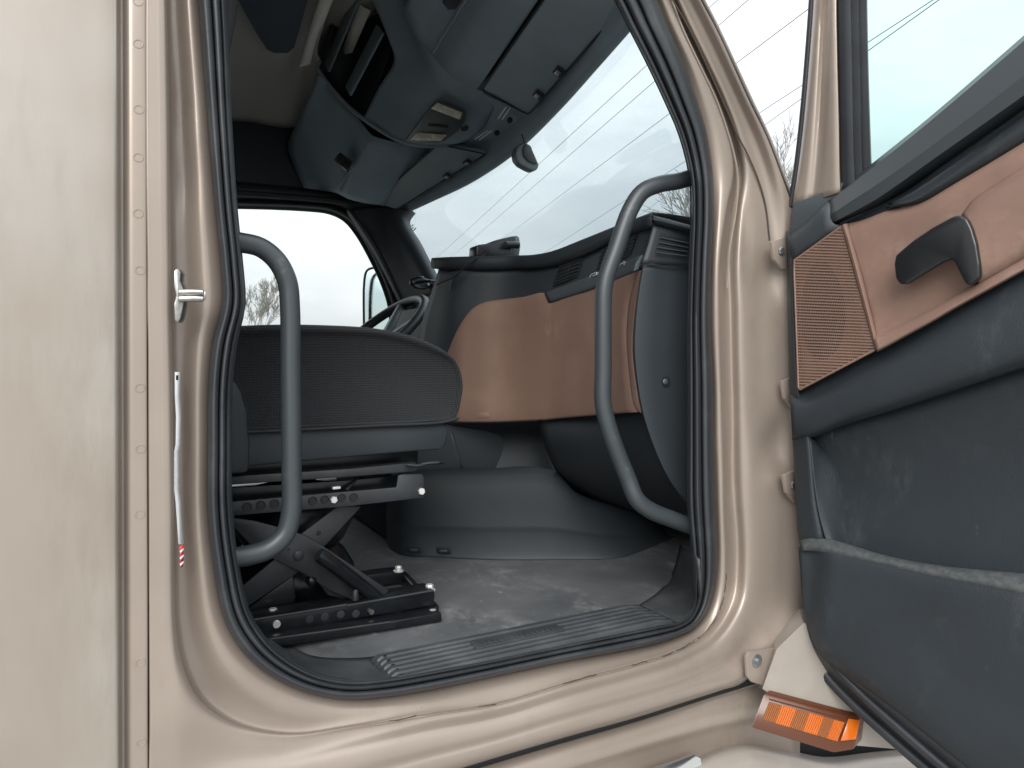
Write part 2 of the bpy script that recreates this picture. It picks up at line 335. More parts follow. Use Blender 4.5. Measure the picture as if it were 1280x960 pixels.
# profile of the body across the flange: (from, to, fraction left/bottom/right, y left/bottom/right)
PROF = [(0, 1, (.75, .75, .75), (1.0, 1.0, 1.0)), (1, 2, (.0, .0, .0), (.982, .984, .984)), (1, 2, (.30, .35, .4), (.972, .972, .972)), (1, 2, (.66, .8, .75), (.986, .962, .968)), (1, 2, (.92, .97, .95), (.985, .957, .968)),
        (1, 2, (1, 1, 1), (.940, .955, .970)), (2, 3, (.12, .03, .05), (.9335, .959, .984)), (2, 3, (.35, .12, .13), (.932, .955, .988)), (2, 3, (.45, .30, .22), (.932, .938, .968)),
        (2, 3, (.60, .52, .30), (.932, .932, .962)), (2, 3, (.75, .68, .52), (.932, .936, .958)), (2, 3, (.86, .76, .68), (.932, .934, .952)), (2, 3, (.93, .92, .88), (.932, .936, .935)), (2, 3, (.985, 1, 1), (.9335, .948, .93)), (2, 3, (1, 1.02, 1.02), (.945, .965, .93))]
loops = []
for a, b_, fr, yy in PROF:
    loops.append([P(*lp(ST[i][a], ST[i][b_], blend(i, *fr)), blend(i, *yy)) for i in range(NS)])
def bump(p, c, r, h):
    d = ((p.x - c.x) / r[0]) ** 2 + ((p.z - c.z) / r[1]) ** 2
    return h * math.exp(-d)
rows = smooth_rows(loops, 5, 4, True)
dents = [(P(966, 440, .955), (.03, .12), -.006), (P(968, 555, .955), (.028, .035), .012), (P(962, 660, .955), (.04, .12), -.006), (P(958, 350, .955), (.03, .04), .008), (P(962, 600, .955), (.02, .02), -.006),
         (P(930, 590, .96), (.010, .07), .004), (P(935, 300, .96), (.012, .08), .005), (P(240, 880, .95), (.06, .05), -.004), (P(232, 120, .98), (.012, .05), .006), (P(235, 220, .98), (.01, .035), .006)]
for r in rows:
    for p in r:
        for c, rr, h in dents: p.y += bump(p, c, rr, h)
        p.y += (noise.noise(p * 9) * .0012)
mk('door_frame', grid_bm(rows, True), 'paint', TRUCK, 70, tocam=True, solid=.003)
# black rubber seal round the opening
SP = [(1, .985), (1.0, .968), (.90, .951), (.74, .945), (.58, .950), (.52, .960), (.46, .951), (.34, .949), (.24, .956), (.20, .965), (.14, .958), (.05, .962), (0, .985), (-.02, 1.03)]
rows = [[P(*lp(s[0], s[1], f), y) for s in ST] for f, y in SP]
rows = smooth_rows(rows, 6, 3, True)
mk('door_seal', grid_bm(rows, True), 'rubber_worn', TRUCK, 75, tocam=True, solid=.003)
# inner trim behind the seal
patch('inner_frame_trim', [[P(*s[0], 1.03) for s in ST], [P(*lp(s[0], s[1], .7), 1.045) for s in ST], [P(*lp(s[0], s[2], 1.1), 1.04) for s in ST]], 'plastic', TRUCK, 3, 1, .004, True)

# sleeper side panel, groove and riveted strip (all lean a hair, like the cab)
def vline(px, y, d=0): return [P(px - 2 + (d if py > 480 else 0) + 4 * (py + 500) / 1700, py, y) for py in (-500, -200, 100, 400, 700, 1000, 1250)]
SL = patch('sleeper_panel', list(map(list, zip(*[vline(x, y) for x, y in ((-420, .918), (-250, .918), (-100, .918), (-20, .918), (30, .9185), (75, .919), (110, .920), (141, .921), (145.5, .923), (147.5, .928), (149, .938), (151, .943), (155, .944))]))), 'panel', TRUCK, 3, 8, .004)
for v_ in SL.data.vertices:
    if v_.co.y < .9225: v_.co.y += noise.noise(Vector((v_.co.x * 3.5, 0, v_.co.z * 2.2))) * .004
RS = patch('riveted_strip', list(map(list, zip(*[vline(x, y) for x, y in ((153.5, .9445), (156, .943), (159, .937), (163, .9345), (172, .934), (180, .934), (183.4, .935), (184, .946))]))), 'paint', TRUCK, 2, 3, .003)
for px, py in ((172.5, -40), (172.5, 2), (173, 55), (173.5, 137), (173, 197), (173, 267), (175, 338), (175, 485), (176, 561), (175, 643), (175.5, 828), (177, 928)):
    rc = P(px, py, .9342); b = tube_bm([rc + Vector((math.cos(t) * .0047, 0, math.sin(t) * .0047)) for t in [2 * math.pi * k / 20 for k in range(20)]], .0009, 6, closed=True); disc_bm(rc + Vector((0, .0006, 0)), (0, -1, 0), .0036, .0003, 18, b)
    mk('rivet', b, 'paint', RS, 20)
mk('seam_gap', grid_bm([vline(183.2, .950), vline(189, .950)]), 'dirt', TRUCK, tocam=True, solid=.002)
# lower body under the sill, gap and fairing
low = [[P(px, py, y) for px, py in pts] for y, pts in (
    (1.02, [(300, 1050), (430, 1008), (580, 961), (700, 925), (800, 896), (880, 870), (940, 850), (1000, 822)]),
    (.980, [(300, 1054), (430, 1012), (580, 964), (700, 928), (800, 899), (880, 873), (940, 854), (1000, 832)]),
    (.962, [(300, 1066), (430, 1026), (580, 979), (700, 942), (800, 913), (880, 889), (940, 873), (1000, 858)]),
    (.957, [(300, 1090), (430, 1050), (580, 1000), (700, 962), (800, 932), (880, 908), (940, 893), (1000, 880)]),
    (.965, [(300, 1100), (430, 1062), (580, 1012), (700, 974), (800, 944), (880, 921), (940, 907), (1000, 895)]),
    (.968, [(300, 1180), (430, 1140), (580, 1090), (700, 1050), (800, 1010), (880, 975), (940, 955), (1000, 940)]),
    (.968, [(300, 1500), (430, 1480), (580, 1450), (700, 1400), (800, 1360), (880, 1320), (940, 1290), (1000, 1260)]))]
patch('sill_gap_shade', [[P(q_[0][0], q_[0][1] - 6, .972) for q_ in zip([(300, 1050), (430, 1008), (580, 961), (700, 925), (800, 896), (880, 870), (940, 850), (1000, 822)])], [P(q_[0][0], q_[0][1] + 4, .972) for q_ in zip([(300, 1050), (430, 1008), (580, 961), (700, 925), (800, 896), (880, 870), (940, 852), (1000, 832)])]], 'dark', TRUCK, 4, 2, .004)  # black strip laid in to paint the gap's shade under the sill
patch('lower_fairing', low[1:], 'paint', TRUCK, 4, 4, .004)
# front fender and step seen under the door
fen = [[P(px, py, y) for px, py in pts] for y, pts in (
    (1.02, [(800, 975), (850, 951), (905, 930), (935, 927), (980, 936), (1030, 946), (1090, 940), (1200, 930), (1330, 925)]),
    (.965, [(800, 981), (850, 958), (905, 934), (937, 930), (982, 939), (1032, 949), (1092, 943), (1200, 935), (1330, 930)]),
    (.925, [(800, 992), (850, 971), (905, 948), (940, 942), (985, 951), (1035, 962), (1095, 956), (1200, 948), (1330, 945)]),
    (.90, [(800, 1050), (850, 1040), (905, 1030), (940, 1020), (985, 1020), (1035, 1020), (1095, 1020), (1200, 1020), (1330, 1020)]),
    (.89, [(800, 1300), (850, 1300), (905, 1300), (940, 1300), (985, 1300), (1035, 1300), (1095, 1300), (1200, 1300), (1330, 1300)]))]
FE = patch('front_fender', fen, 'paint_bright', TRUCK, 4, 5, .006)
prism('chrome_plate', [P(806, 966, .93), P(868, 944, .93), P(876, 948, .928), P(882, 985, .926), P(800, 995, .926)], Vector((0, .006, 0)), 'chrome', FE, .001)
# bracket, wedge and amber side lamp in front of the door hinge
BR = pp('fender_bracket', [(933, 822), (936, 815), (972, 809), (972, 830), (957, 858), (940, 853), (934, 846)], .92, .006, 'paint', TRUCK, .0015)
b = disc_bm(P(946, 826, .9195), (0, -1, 0), .0115, .002, 20); disc_bm(P(946, 826, .918), (0, -1, 0), .006, .005, hexa=True, bm=b)
mk('bolt', b, 'screw', BR)
wd = bmesh.new()
def wy(px): return .915 - .0007 * (px - 953)
A = [P(a_, c_, wy(a_)) for a_, c_ in ((971, 811), (1004, 779), (1090, 790), (1230, 905), (1160, 940), (1050, 930), (953, 861))]
wd = prism_bm(A, Vector((.06, .06, 0)), 0)
mk('hinge_fairing', wd, 'paint_bright', TRUCK, 40)
LA = bmesh.new()
lam = [(955, 866), (1060, 894), (1077, 896), (1067, 938), (1042, 942), (938, 910)]
ly = [.905, .832, .820, .815, .828, .90]
prism_bm([P(*q, y) for q, y in zip(lam, ly)], Vector((.06, .02, 0)), .004, LA)
LAMP = mk('side_marker_lamp', LA, 'amberd', TRUCK, 40)
def lq(u, v):
    """a spot on the lamp's lens: u along, v down"""
    tl, tr_, br, bl = P(955, 866, .905), P(1060, 894, .832), P(1042, 942, .828), P(938, 910, .90)
    return tl.lerp(tr_, u).lerp(bl.lerp(br, u), v)
nrm = (lq(1, 0) - lq(0, 0)).cross(lq(0, 1) - lq(0, 0)).normalized()
if nrm.dot(C0 - lq(.5, .5)) < 0: nrm = -nrm
for u0, u1, m in ((.09, .24, 'amberd'), (.24, .41, 'amber'), (.41, .57, 'amberd'), (.57, .74, 'amber'), (.74, .86, 'amberd'), (.86, .985, 'amber')):
    bb = bmesh.new(); n = 7
    for k in range(n):
        a0, a1 = lerp(u0, u1, (k + .08) / n), lerp(u0, u1, (k + .92) / n)
        prism_bm([lq(a0, .19) + nrm * .0005, lq(a1, .19) + nrm * .0005, lq(a1, .70) + nrm * .0005, lq(a0, .70) + nrm * .0005], nrm * .003, .0008, bb, 1)
    tag(mk('lens_band', bb, 'amber' if m == 'amber' else 'ambermid', LAMP, 30), 'bright orange lens band' if m == 'amber' else 'brownish amber lens band')
b = bmesh.new()
prism_bm([P(a_, c_, yv) for a_, c_, yv in ((1060, 898, .830), (1074, 900, .820), (1069, 924, .816), (1050, 926, .827))], nrm * .003, .0008, b)
mk('lens_end', b, 'amber', LAMP)
mk('lens_rib', tube_bm([lq(.08, .13) + nrm * .001, lq(.99, .13) + nrm * .001], .0012, 6), 'amberd', LAMP)
pp('lamp_cavity', [(946, 880), (1400, 880), (1400, 1100), (940, 1100), (946, 925)], 1.03, .05, 'dark', TRUCK, .002)
tube('pillar_seam', [P(a, c, y) for a, c, y in ((822, -40, .958), (841, 0, .958), (861, 35, .958), (888, 92, .958), (910, 141, .957), (921, 167, .957), (934, 192, .956), (948, 225, .955), (957, 257, .954), (962, 300, .953))], .0016, 'dirt', TRUCK, 4, 6)
tube('pillar_bead', [P(a, c, y) for a, c, y in ((832, -20, .966), (853, 35, .966), (874, 80, .966), (895, 124, .966), (908, 160, .966), (918, 195, .966), (922, 220, .967), (920, 262, .968), (912, 310, .97), (909, 360, .97))], .0022, 'paint', TRUCK, 4, 6)
tube('windshield_gasket', [P(a + 1, c, .93) for a, c in ((826, -95), (876, 0), (893, 33), (914, 78), (938, 130), (957, 170), (977, 222), (992, 262))], .0018, 'rubber', TRUCK, 4, 8)
tube('windshield_trim', [P(a + 4, c, .934) for a, c in ((826, -95), (876, 0), (893, 33), (914, 78), (938, 130), (957, 170), (977, 222), (992, 262))], .0024, 'panel', TRUCK, 4, 8)
# hinges on the front jamb
for px, py in ((974, 316), (987, 490), (989, 608)):
    h = prism('hinge_plate', [P(px + a, py + c, .925) for a, c in ((-9, -14), (6, -20), (16, -18), (16, 22), (4, 20), (-6, 8))], Vector((0, .008, 0)), 'paint', TRUCK, .002)
    mk('bolt', disc_bm(P(px + 2, py - 2, .9245), (0, -1, 0), .0075, .004, hexa=True), 'screw', h)
# striker on the rear jamb
SK = bmesh.new()
prism_bm([P(a, c, .935) for a, c in ((217, 338), (222, 335), (226, 341), (225, 352), (229, 361), (231, 372), (229, 384), (226, 398), (222, 404), (218, 400), (217, 380), (220, 370), (217, 356))], Vector((.006, .012, 0)), .0018, SK)
for dz in (365.5, 373.5): tube_bm([P(225, dz, .930), P(243, dz - .5, .924), P(254, dz, .922)], [.0042, .0040, .0036], 10, SK)
prism_bm([P(252, 363.5, .924), P(258, 364.5, .922), P(257.5, 375, .922), P(251, 376.5, .924)], Vector((0, .006, 0)), .0015, SK)
mk('striker', SK, 'zinc', TRUCK, 40)
dline = crs([P(*lp(ST[i][1], ST[i][2], 1), blend(i, .94, .954, .969)) for i in range(18, 29)], 8)
rd = random.Random(4)
i = 4
while i < len(dline) - 8:
    n_ = rd.randint(3, 8); tube_bm_ = tube_bm([p_ + Vector((rd.uniform(-.001, .001), -.0005, rd.uniform(-.002, .001))) for p_ in dline[i:i + n_]], [rd.uniform(.0003, .0009) for _ in range(len(dline[i:i + n_]))], 5)
    mk('seam_grime', tube_bm_, 'dirt', TRUCK); i += n_ + rd.randint(0, 6)
# white warning strip stuck in the jamb groove
ss = [(221.5, 465, 0), (221.5, 495, 1.5), (223, 520, 3), (222.5, 555, 1), (220.5, 565, 0), (220.5, 612, 0), (222.5, 628, 1.5), (226, 680, 3)]
S = mk('warning_sticker', grid_bm([[P(a - 2.6, c, .946) for a, c, _ in ss], [P(a + 3.4, c, .953) for a, c, _ in ss]]), 'white', TRUCK, tocam=True, solid=.0006)
mk('hazard_stripe', grid_bm([[P(224.5, 683, .948), P(226, 710, .948)], [P(230.5, 681, .951), P(229, 708, .951)]]), 'red', S, tocam=True, solid=.0006)
for c in (687, 695, 703): mk('white_bar', grid_bm([[P(225, c + 2, .9468), P(225.4, c + 5, .9468)], [P(230, c - 2, .9498), P(229.8, c + 1, .9498)]]), 'white', S, tocam=True, solid=.0004)
mk('small_print', grid_bm([[P(220, 469, .9472), P(220, 475, .9472)], [P(223, 469, .9502), P(223, 475, .9502)]]), 'dark', S, tocam=True, solid=.0002)

# cab shell that closes the room: roof, back wall, side and front
def slab(name, lo, hi, m): return mk(name, box_bm((lo[0], lo[1], CZ + lo[2]), (hi[0], hi[1], CZ + hi[2]), .004), m, TRUCK)
slab('roof_shell', (-1.3, .95, 1.20), (.80, 3.05, 1.24), 'paint')
slab('roof_liner', (-1.25, 1.03, 1.13), (.72, 2.95, 1.17), 'liner')
slab('sleeper_wall', (-1.3, 1.0, -.6), (-1.26, 3.02, 1.19), 'liner')
slab('rear_side_trim', (-1.25, 1.045, -.47), (.035, 1.06, 1.18), 'plastic')
slab('upper_side_trim', (.04, 1.045, 1.02), (.70, 1.06, 1.18), 'plastic')
FL = slab('floor_mat', (-1.25, 1.02, -.53), (1.46, 3.0, -.48), 'floor')
slab('toe_board', (1.42, 1.03, -.475), (1.46, 2.95, .1), 'plastic')

# driver's side: wall with a rounded window opening
WIN = [(150, 262), (290, 261), (380, 264), (412, 268), (430, 277), (445, 295), (462, 325), (477, 358), (485, 385), (486, 405), (478, 422), (400, 445), (290, 452), (150, 455)]
WC = (370, 350)
def wo_(k, y, dx=0): return [P(q[0] + (q[0] - WC[0]) * k + dx, q[1] + (q[1] - WC[1]) * k, y) for q in WIN]
OUT = [Q(-1.2, 2.93, .68), Q(.1, 2.93, .68), Q(.7, 2.93, .69), Q(.95, 2.93, .69), Q(1.02, 2.93, .66), Q(1.06, 2.93, .56), Q(1.11, 2.93, .46), Q(1.16, 2.93, .34), Q(1.22, 2.93, .2), Q(1.3, 2.93, .05), Q(1.42, 2.93, -.47), Q(.9, 2.93, -.47), Q(.2, 2.93, -.47), Q(-1.2, 2.93, -.47)]
DD = patch('driver_door_frame', [wo_(0, 3.02), wo_(.0, 2.99), wo_(.05, 2.98), wo_(.06, 2.965), wo_(.10, 2.955), wo_(.11, 2.965), wo_(.15, 2.95), wo_(.16, 2.94), OUT], 'rubber', TRUCK, 4, 2, .004, True)
mk('window_pane', grid_bm([[P(130, 240, 3.0), P(520, 250, 3.0)], [P(130, 470, 3.0), P(520, 470, 3.0)]]), 'clearglass', DD, tocam=True, solid=.003)
mk('driver_upper_trim', prism_bm([Q(-1.2, 2.935, .65), Q(1.03, 2.935, .65), Q(.98, 2.935, .85), Q(.82, 2.935, 1.10), Q(.76, 2.935, 1.18), Q(-1.2, 2.935, 1.18)], Vector((0, .03, 0)), .003), 'plastic', TRUCK)
tube('door_header_rail', [P(282, 240, 2.9), P(400, 249, 2.9), P(455, 256, 2.9), P(490, 262, 2.88), P(505, 264, 2.85)], .012, 'plastic', TRUCK, 5, 10)

# windshield: header arc and glass, raked forward and down
HD = [(512, 262, 2.80), (540, 249, 2.6), (580, 230, 2.35), (620, 205, 2.1), (650, 181, 1.9), (700, 130, 1.55), (740, 84, 1.32), (770, 49, 1.17), (785, 31, 1.10), (802, 8, 1.03)]
HDP = [P(*q) for q in HD]
def down(p, t): return p + Vector((.45 * t, 0, -.62 * t))
DR = [P(545, 352, 2.70), P(530, 322, 2.74), P(517, 297, 2.78), P(507, 281, 2.80), P(505, 272, 2.81)]      # glass edge along the driver's pillar
GT = [p + Vector((-.02, 0, .03)) for p in HDP]; GT[0] += Vector((0, .12, 0)); HG = [p.copy() for p in HDP]; HG[0] += Vector((-.02, .14, 0))
patch('windshield', [GT, [down(p, .35) for p in HG], [down(p, .7) for p in HG], [down(p, 1.05) for p in HG]], 'windshield', TRUCK, 4, 3, .005)
patch('windshield_header', [[p + Vector((-.10, 0, .17)) for p in HDP], [p + Vector((-.035, 0, .10)) for p in HDP], [p + Vector((-.024, 0, .030)) for p in HDP], [p + Vector((-.012, 0, -.002)) for p in HDP], [p + Vector((.012, 0, -.004)) for p in HDP], [p + Vector((.03, 0, .03)) for p in HDP]], 'upper', TRUCK, 5, 3, .004)
HB = [HDP[0] + Vector((-.03, .2, 0))] + HDP
patch('roof_brow', [[p + Vector((.03, 0, .03)) for p in HB], [p + Vector((-.08, 0, .25)) for p in HB], [p + Vector((-.25, 0, .50)) for p in HB], [p + Vector((-.45, 0, .585)) for p in HB]], 'paint', TRUCK, 3, 3, .006)
# driver's pillar trim
DRr = [P(552, 368, 2.68)] + DR + [P(512, 262, 2.80)]
MID = [P(530, 372, 2.76), P(520, 350, 2.78), P(508, 328, 2.80), P(495, 305, 2.82), P(483, 286, 2.84), P(474, 272, 2.86), P(468, 258, 2.87)]
LEF = [P(510, 395, 2.90), P(500, 372, 2.90), P(487, 345, 2.90), P(473, 318, 2.90), P(459, 295, 2.90), P(446, 276, 2.90), P(436, 262, 2.91)]
PT = patch('driver_pillar_trim', [[p + Vector((.05, .06, 0)) for p in DRr], DRr, [a.lerp(c, .35) + Vector((-.012, -.01, 0)) for a, c in zip(DRr, MID)], MID, LEF, [p + Vector((0, .05, 0)) for p in LEF]], 'plastic2', TRUCK, 4, 4, .004)
mk('pillar_cap', prism_bm([P(a, c, 2.86) for a, c in ((480, 248), (545, 240), (530, 254), (513, 263), (507, 272), (500, 280), (482, 264))], Vector((0, .02, 0)), .002), 'plastic', PT)
tube('seal_bead', [p + Vector((0, -.004, 0)) for p in LEF[:]], .008, 'rubber', PT, 4, 8)
pp('screw_cover', [(529, 378), (533, 374), (537, 377), (536, 382), (531, 382)], 2.66, .01, 'dark', PT, .001)

# door sill tread plate, ribbed lengthwise
TR = bmesh.new(); zt = -.478; x0, x1 = .352, .872
prof = [(.996, -.004), (1.0, .008)]
for k in range(6):
    y = 1.004 + k * .0165; prof += [(y, .010), (y + .002, .014), (y + .010, .014), (y + .012, .010)]
prof += [(1.108, .010), (1.114, 0)]
rows = [[Q(x, y, zt + h * s) for y, h in prof] for x, s in ((x0 - .006, 0), (x0, .7), (x0 + .006, 1), (x0 + .02, 1.0), (.5, 1), (.7, 1), (x1 - .03, 1), (x1, .6), (x1 + .02, 0))]
TP = mk('sill_tread_plate', grid_bm(rows), 'tread', TRUCK, 25, tocam=True, solid=.003)
mk('embossed_badge', prism_bm([Q(.50, 1.040, zt + .0143), Q(.672, 1.040, zt + .0143), Q(.668, 1.070, zt + .0143), Q(.504, 1.070, zt + .0143)], Vector((0, 0, .0016)), .0006), 'tread', TP)
for k in range(14):
    x = .516 + k * .0102
    mk('embossed_letter', prism_bm([Q(x, 1.048, zt + .0162), Q(x + .006, 1.048, zt + .0162), Q(x + .005, 1.062, zt + .0162), Q(x + .001, 1.062, zt + .0162)], Vector((0, 0, .001)), .0003), 'tread', TP)
for k in range(5): mk('stud', disc_bm(Q(x0 + .012, 1.012 + k * .019, zt + .013), (0, 0, 1), .003, .0015, 8), 'dark', TP)
# painted ledge and rubber mat edge beside the tread plate
patch('sill_mat_edge', [[PZ(845, 783, -.478), PZ(868, 766, -.47), PZ(874, 740, -.40), PZ(872, 700, -.33)], [PZ(815, 767, -.476), PZ(845, 745, -.472), PZ(858, 715, -.45), PZ(864, 690, -.36)], [PZ(796, 758, -.478), PZ(822, 740, -.478), PZ(842, 712, -.476), PZ(850, 680, -.43)]], 'tread', TRUCK, 4, 4, .004)
patch('sill_inner_strip', [[P(330, 800, 1.0), P(370, 837, 1.0), P(420, 856, 1.0), P(490, 851, .995)], [PZ(340, 793, -.475), PZ(378, 828, -.475), PZ(430, 838, -.475), PZ(500, 838, -.475)], [PZ(345, 780, -.479), PZ(385, 818, -.479), PZ(450, 822, -.479), PZ(500, 815, -.479)]], 'tread', TRUCK, 4, 3, .003)

# grab handles
RH = [P(872, 219, 1.02), P(850, 226, 1.02), P(822, 231, 1.02), P(803, 240, 1.025), P(788, 262, 1.03), P(770, 312, 1.035), P(756, 355, 1.04), P(754, 400, 1.04), P(754, 460, 1.04), P(754, 505, 1.04), P(764, 545, 1.035), P(784, 596, 1.03), P(796, 624, 1.02), P(813, 638, 1.015), P(840, 649, 1.01), P(875, 662, 1.0)]
tag(tube('grab_handle', RH, .0152, 'tube', TRUCK, 5, 16), 'bent grey grab handle in front of the brown dashboard')
LH = [P(276, 299, 1.03), P(300, 303, 1.03), P(325, 309, 1.03), P(346, 326, 1.03), P(359, 352, 1.03), P(362.5, 385, 1.03), P(363, 450, 1.03), P(364, 520, 1.03), P(364.5, 590, 1.03), P(364, 640, 1.03), P(356, 668, 1.03), P(336, 686, 1.03), P(312, 694, 1.03), P(278, 699, 1.03)]
tag(tube('grab_handle', LH, .0138, 'tube', TRUCK, 5, 16), 'grey grab handle crossing in front of the seat cushion')
# rear curtain hanging behind the door pillar
patch('sleeper_curtain', [[P(250, -200, 1.5), P(262, -80, 1.5), P(272, 40, 1.5), P(276, 130, 1.5)], [P(285, -200, 1.48), P(288, -80, 1.48), P(287, 20, 1.48), P(284, 80, 1.5)], [P(310, -200, 1.5), P(302, -80, 1.5), P(297, 10, 1.5), P(284, 82, 1.52)]], 'curtain', TRUCK, 4, 4, .006)

# ---------------------------------------------------------------- dashboard
# plan of the face: pixel column -> depth y
DY = [(515, 2.02), (541, 1.90), (567, 1.78), (600, 1.72), (640, 1.655), (690, 1.50), (730, 1.35), (775, 1.20), (800, 1.11), (817, 1.07), (830, 1.05)]
def dy(px):
    if px <= DY[0][0]: return DY[0][1]
    for (a, ya), (c, yc) in zip(DY, DY[1:]):
        if px <= c: return lerp(ya, yc, (px - a) / (c - a))
    return DY[-1][1]
def F(px, py, off=0): p = P(px, py, dy(px)); v = (C0 - p); return p + v.normalized() * off
# face: columns from the centre stack to the kerb-side end; rows from lip to lower edge of the brown panel
cols = [  # (top, brown top, brown bottom) pixel rows at successive columns, slanted like the stack's edge
 ((549, 334), (527, 405), (519, 520)), ((575, 334), (556, 440), (548, 527)), ((600, 334), (585, 430), (578, 527.5)), ((640, 333), (634, 430), (632, 527)), ((690, 330), (688, 425), (686, 524)),
 ((730, 316), (729, 415), (729, 520)), ((772, 296), (768, 405), (770, 517)), ((806, 284), (786, 405), (792, 515)), ((817, 280), (794, 405), (800, 515))]
face = [[F(*c[0]) for c in cols], [F(*lp(c[0], c[1], .5)) for c in cols], [F(*c[1]) for c in cols], [F(*lp(c[1], c[2], .5)) for c in cols], [F(*c[2]) for c in cols]]
DB = patch('dashboard', face, 'plastic2', TRUCK, 5, 4, .012)
# brown facing laid on the dash face: outline columns top and bottom
bt = [(552, 462), (563, 432), (576, 404), (590, 386), (606, 377.5), (630, 374), (655, 371), (680, 366), (690, 374), (720, 365), (760, 351), (797, 337.5)]
bb_ = [(545, 528), (556, 528), (568, 528), (584, 528), (603, 528), (628, 527.5), (652, 526.5), (680, 525), (695, 523.5), (722, 521), (758, 518), (800, 515)]
br = [[F(*lp(a, c, t), .006 if 0 < t < 1 else .003) for a, c in zip(bt, bb_)] for t in (0, .06, .25, .5, .75, .94, 1)]
for r in br:                     # the kerb-side edge bows back from the door
    pass
bow = [(797, 338), (790, 362), (784, 400), (783, 424), (786, 464), (792, 504), (796, 515)]
for r, q in zip(br, [(797, 338), (793, 349), (785, 384), (783, 424), (786, 464), (792, 504), (797, 515)]): r[-1] = F(*q, .006)
BP = patch('brown_facing', br, 'brown', DB, 3, 3, .006)
rim_l = [(796, 339), (786, 380), (783, 423), (786, 464), (791, 502), (797, 515)]; rim_r = [(804, 337), (794, 380), (790, 436), (793, 470), (798, 502), (802, 515)]
patch('facing_rim', [[F(*q, .006) for q in rim_l], [F(*lp(a, c, .5), .009) for a, c in zip(rim_l, rim_r)], [F(*q, .004) for q in rim_r]], 'brownd', DB, 4, 3, .006)
mk('embossed_badge', prism_bm([F(597, 516, .006), F(611, 515.5, .006), F(611, 522, .006), F(597, 522.5, .006)], (C0 - F(604, 519)).normalized() * .0012, .0004), 'brownd', DB)
mk('scratch_mark', prism_bm([F(563, 347, .001), F(566, 346, .001), F(557.5, 395, .001), F(555, 395, .001)], (C0 - F(560, 370)).normalized() * .0008, .0003), 'visor', DB)
# slate trim strip with the switch marks
st_t = [(680, 366), (700, 359), (730, 348), (765, 334), (803, 318)]; st_b = [(686, 379), (705, 373), (733, 364), (766, 351.5), (799, 338)]
patch('trim_strip', [[F(*q, .004) for q in st_t], [F(*lp(a, c, .2), .009) for a, c in zip(st_t, st_b)], [F(*lp(a, c, .8), .011) for a, c in zip(st_t, st_b)], [F(*q, .006) for q in st_b]], 'visor', DB, 4, 3, .006)
pp('trim_end_cap', [(803, 318.5), (796, 328), (793, 338.5), (798.5, 336.5)], dy(800) - .012, .004, 'pod', DB, .0008)
for pts in (((737, 347), (739, 343), (744, 341)), ((741, 345), (746, 343), (746, 340)), ((748, 341), (751, 342)), ((773, 334), (776, 330), (779, 328.5)), ((780, 331), (782, 328), (780, 327))):
    mk('switch_mark', tube_bm([F(*q, .0125) for q in pts], .0011, 5), 'bolt', DB)
# top lip: silhouette
lt = [(541, 325), (560, 324), (600, 323), (640, 322), (665, 321.5), (690, 317), (730, 302), (772, 285.5), (816, 269)]
lb = [(541, 332.5), (560, 334), (600, 334), (640, 333), (665, 332), (690, 329.5), (730, 315.5), (772, 295.5), (817, 280)]
lip = [[F(*q, -.012) for q in lb], [F(*q, .012) for q in lb], [F(*lp(a, c, .35), .019) for a, c in zip(lt, lb)], [F(*lp(a, c, .08), .016) for a, c in zip(lt, lb)], [F(*q, .006) for q in lt]]
lip += [[p + Vector((.10, .01, .002)) for p in lip[-1]], [p + Vector((.5, .01, -.03)) for p in lip[-1]]]
patch('dash_top', lip, 'plastic', DB, 4, 3, .006)
# kerb-side end panel and its vent block
end_e = [(803, 330), (797, 365), (793, 405), (792, 440), (795, 475), (802, 515), (814, 553), (830, 590), (846, 615), (864, 634)]
patch('dash_end_panel', [[P(a, c, 1.062 + .012) for a, c in end_e], [P(a + 2, c, 1.060) for a, c in end_e], [P(lerp(a, 880, .45), lerp(c, c - 4, .5), 1.057) for a, c in end_e], [P(885, min(c, 634) - 2, 1.056) for a, c in end_e]], 'plastic2', DB, 4, 3, .006)
EB = patch('end_vent_block', [[P(817.5, 280.5, 1.06), P(811, 304, 1.06), P(803, 329, 1.06)], [P(835, 284, 1.055), P(830, 306, 1.055), P(825, 330, 1.055)], [P(880, 294, 1.052), P(878, 312, 1.052), P(876, 334, 1.052)]], 'plastic2', DB, 4, 3, .006)
patch('end_top_lip', [[P(816, 269, 1.06), P(840, 275, 1.05), P(885, 288, 1.04)], [P(817, 274, 1.048), P(840, 280, 1.04), P(885, 293, 1.03)], [P(817.5, 280, 1.056), P(840, 286, 1.05), P(885, 299, 1.045)]], 'plastic', DB, 3, 3, .006)
for k in range(4):
    a0, c0 = 826 - k * 1.8, 292 + k * 6.2; a1, c1 = 862 - k * 1.2, 300 + k * 5.2
    b = prism_bm([P(a0, c0, 1.0525), P(a1, c1, 1.0495), P(a1 - .5, c1 + 3.6, 1.0495), P(a0 - 1, c0 + 3.6, 1.0525)], Vector((0, -.0012, 0)), .0004)
    mk('vent_slot', b, 'dark', DB)
    mk('vent_slat', tube_bm([P(a0 - 1, c0 + 4.6, 1.049), P(a1, c1 + 4.4, 1.046)], .0014, 6), 'visor', DB)
mk('end_seam', tube_bm([P(803, 331, 1.0555), P(830, 332, 1.051), P(870, 334, 1.049)], .0014, 6), 'dark', DB)
b = disc_bm(P(832.5, 477, 1.0555), (0, -1, 0), .0105, .0006, 20); mk('screw_recess', b, 'dark', DB)
b = disc_bm(P(831.5, 477, 1.0545), (0, -1, 0), .0055, .002, 16); mk('screw', b, 'screw', DB)
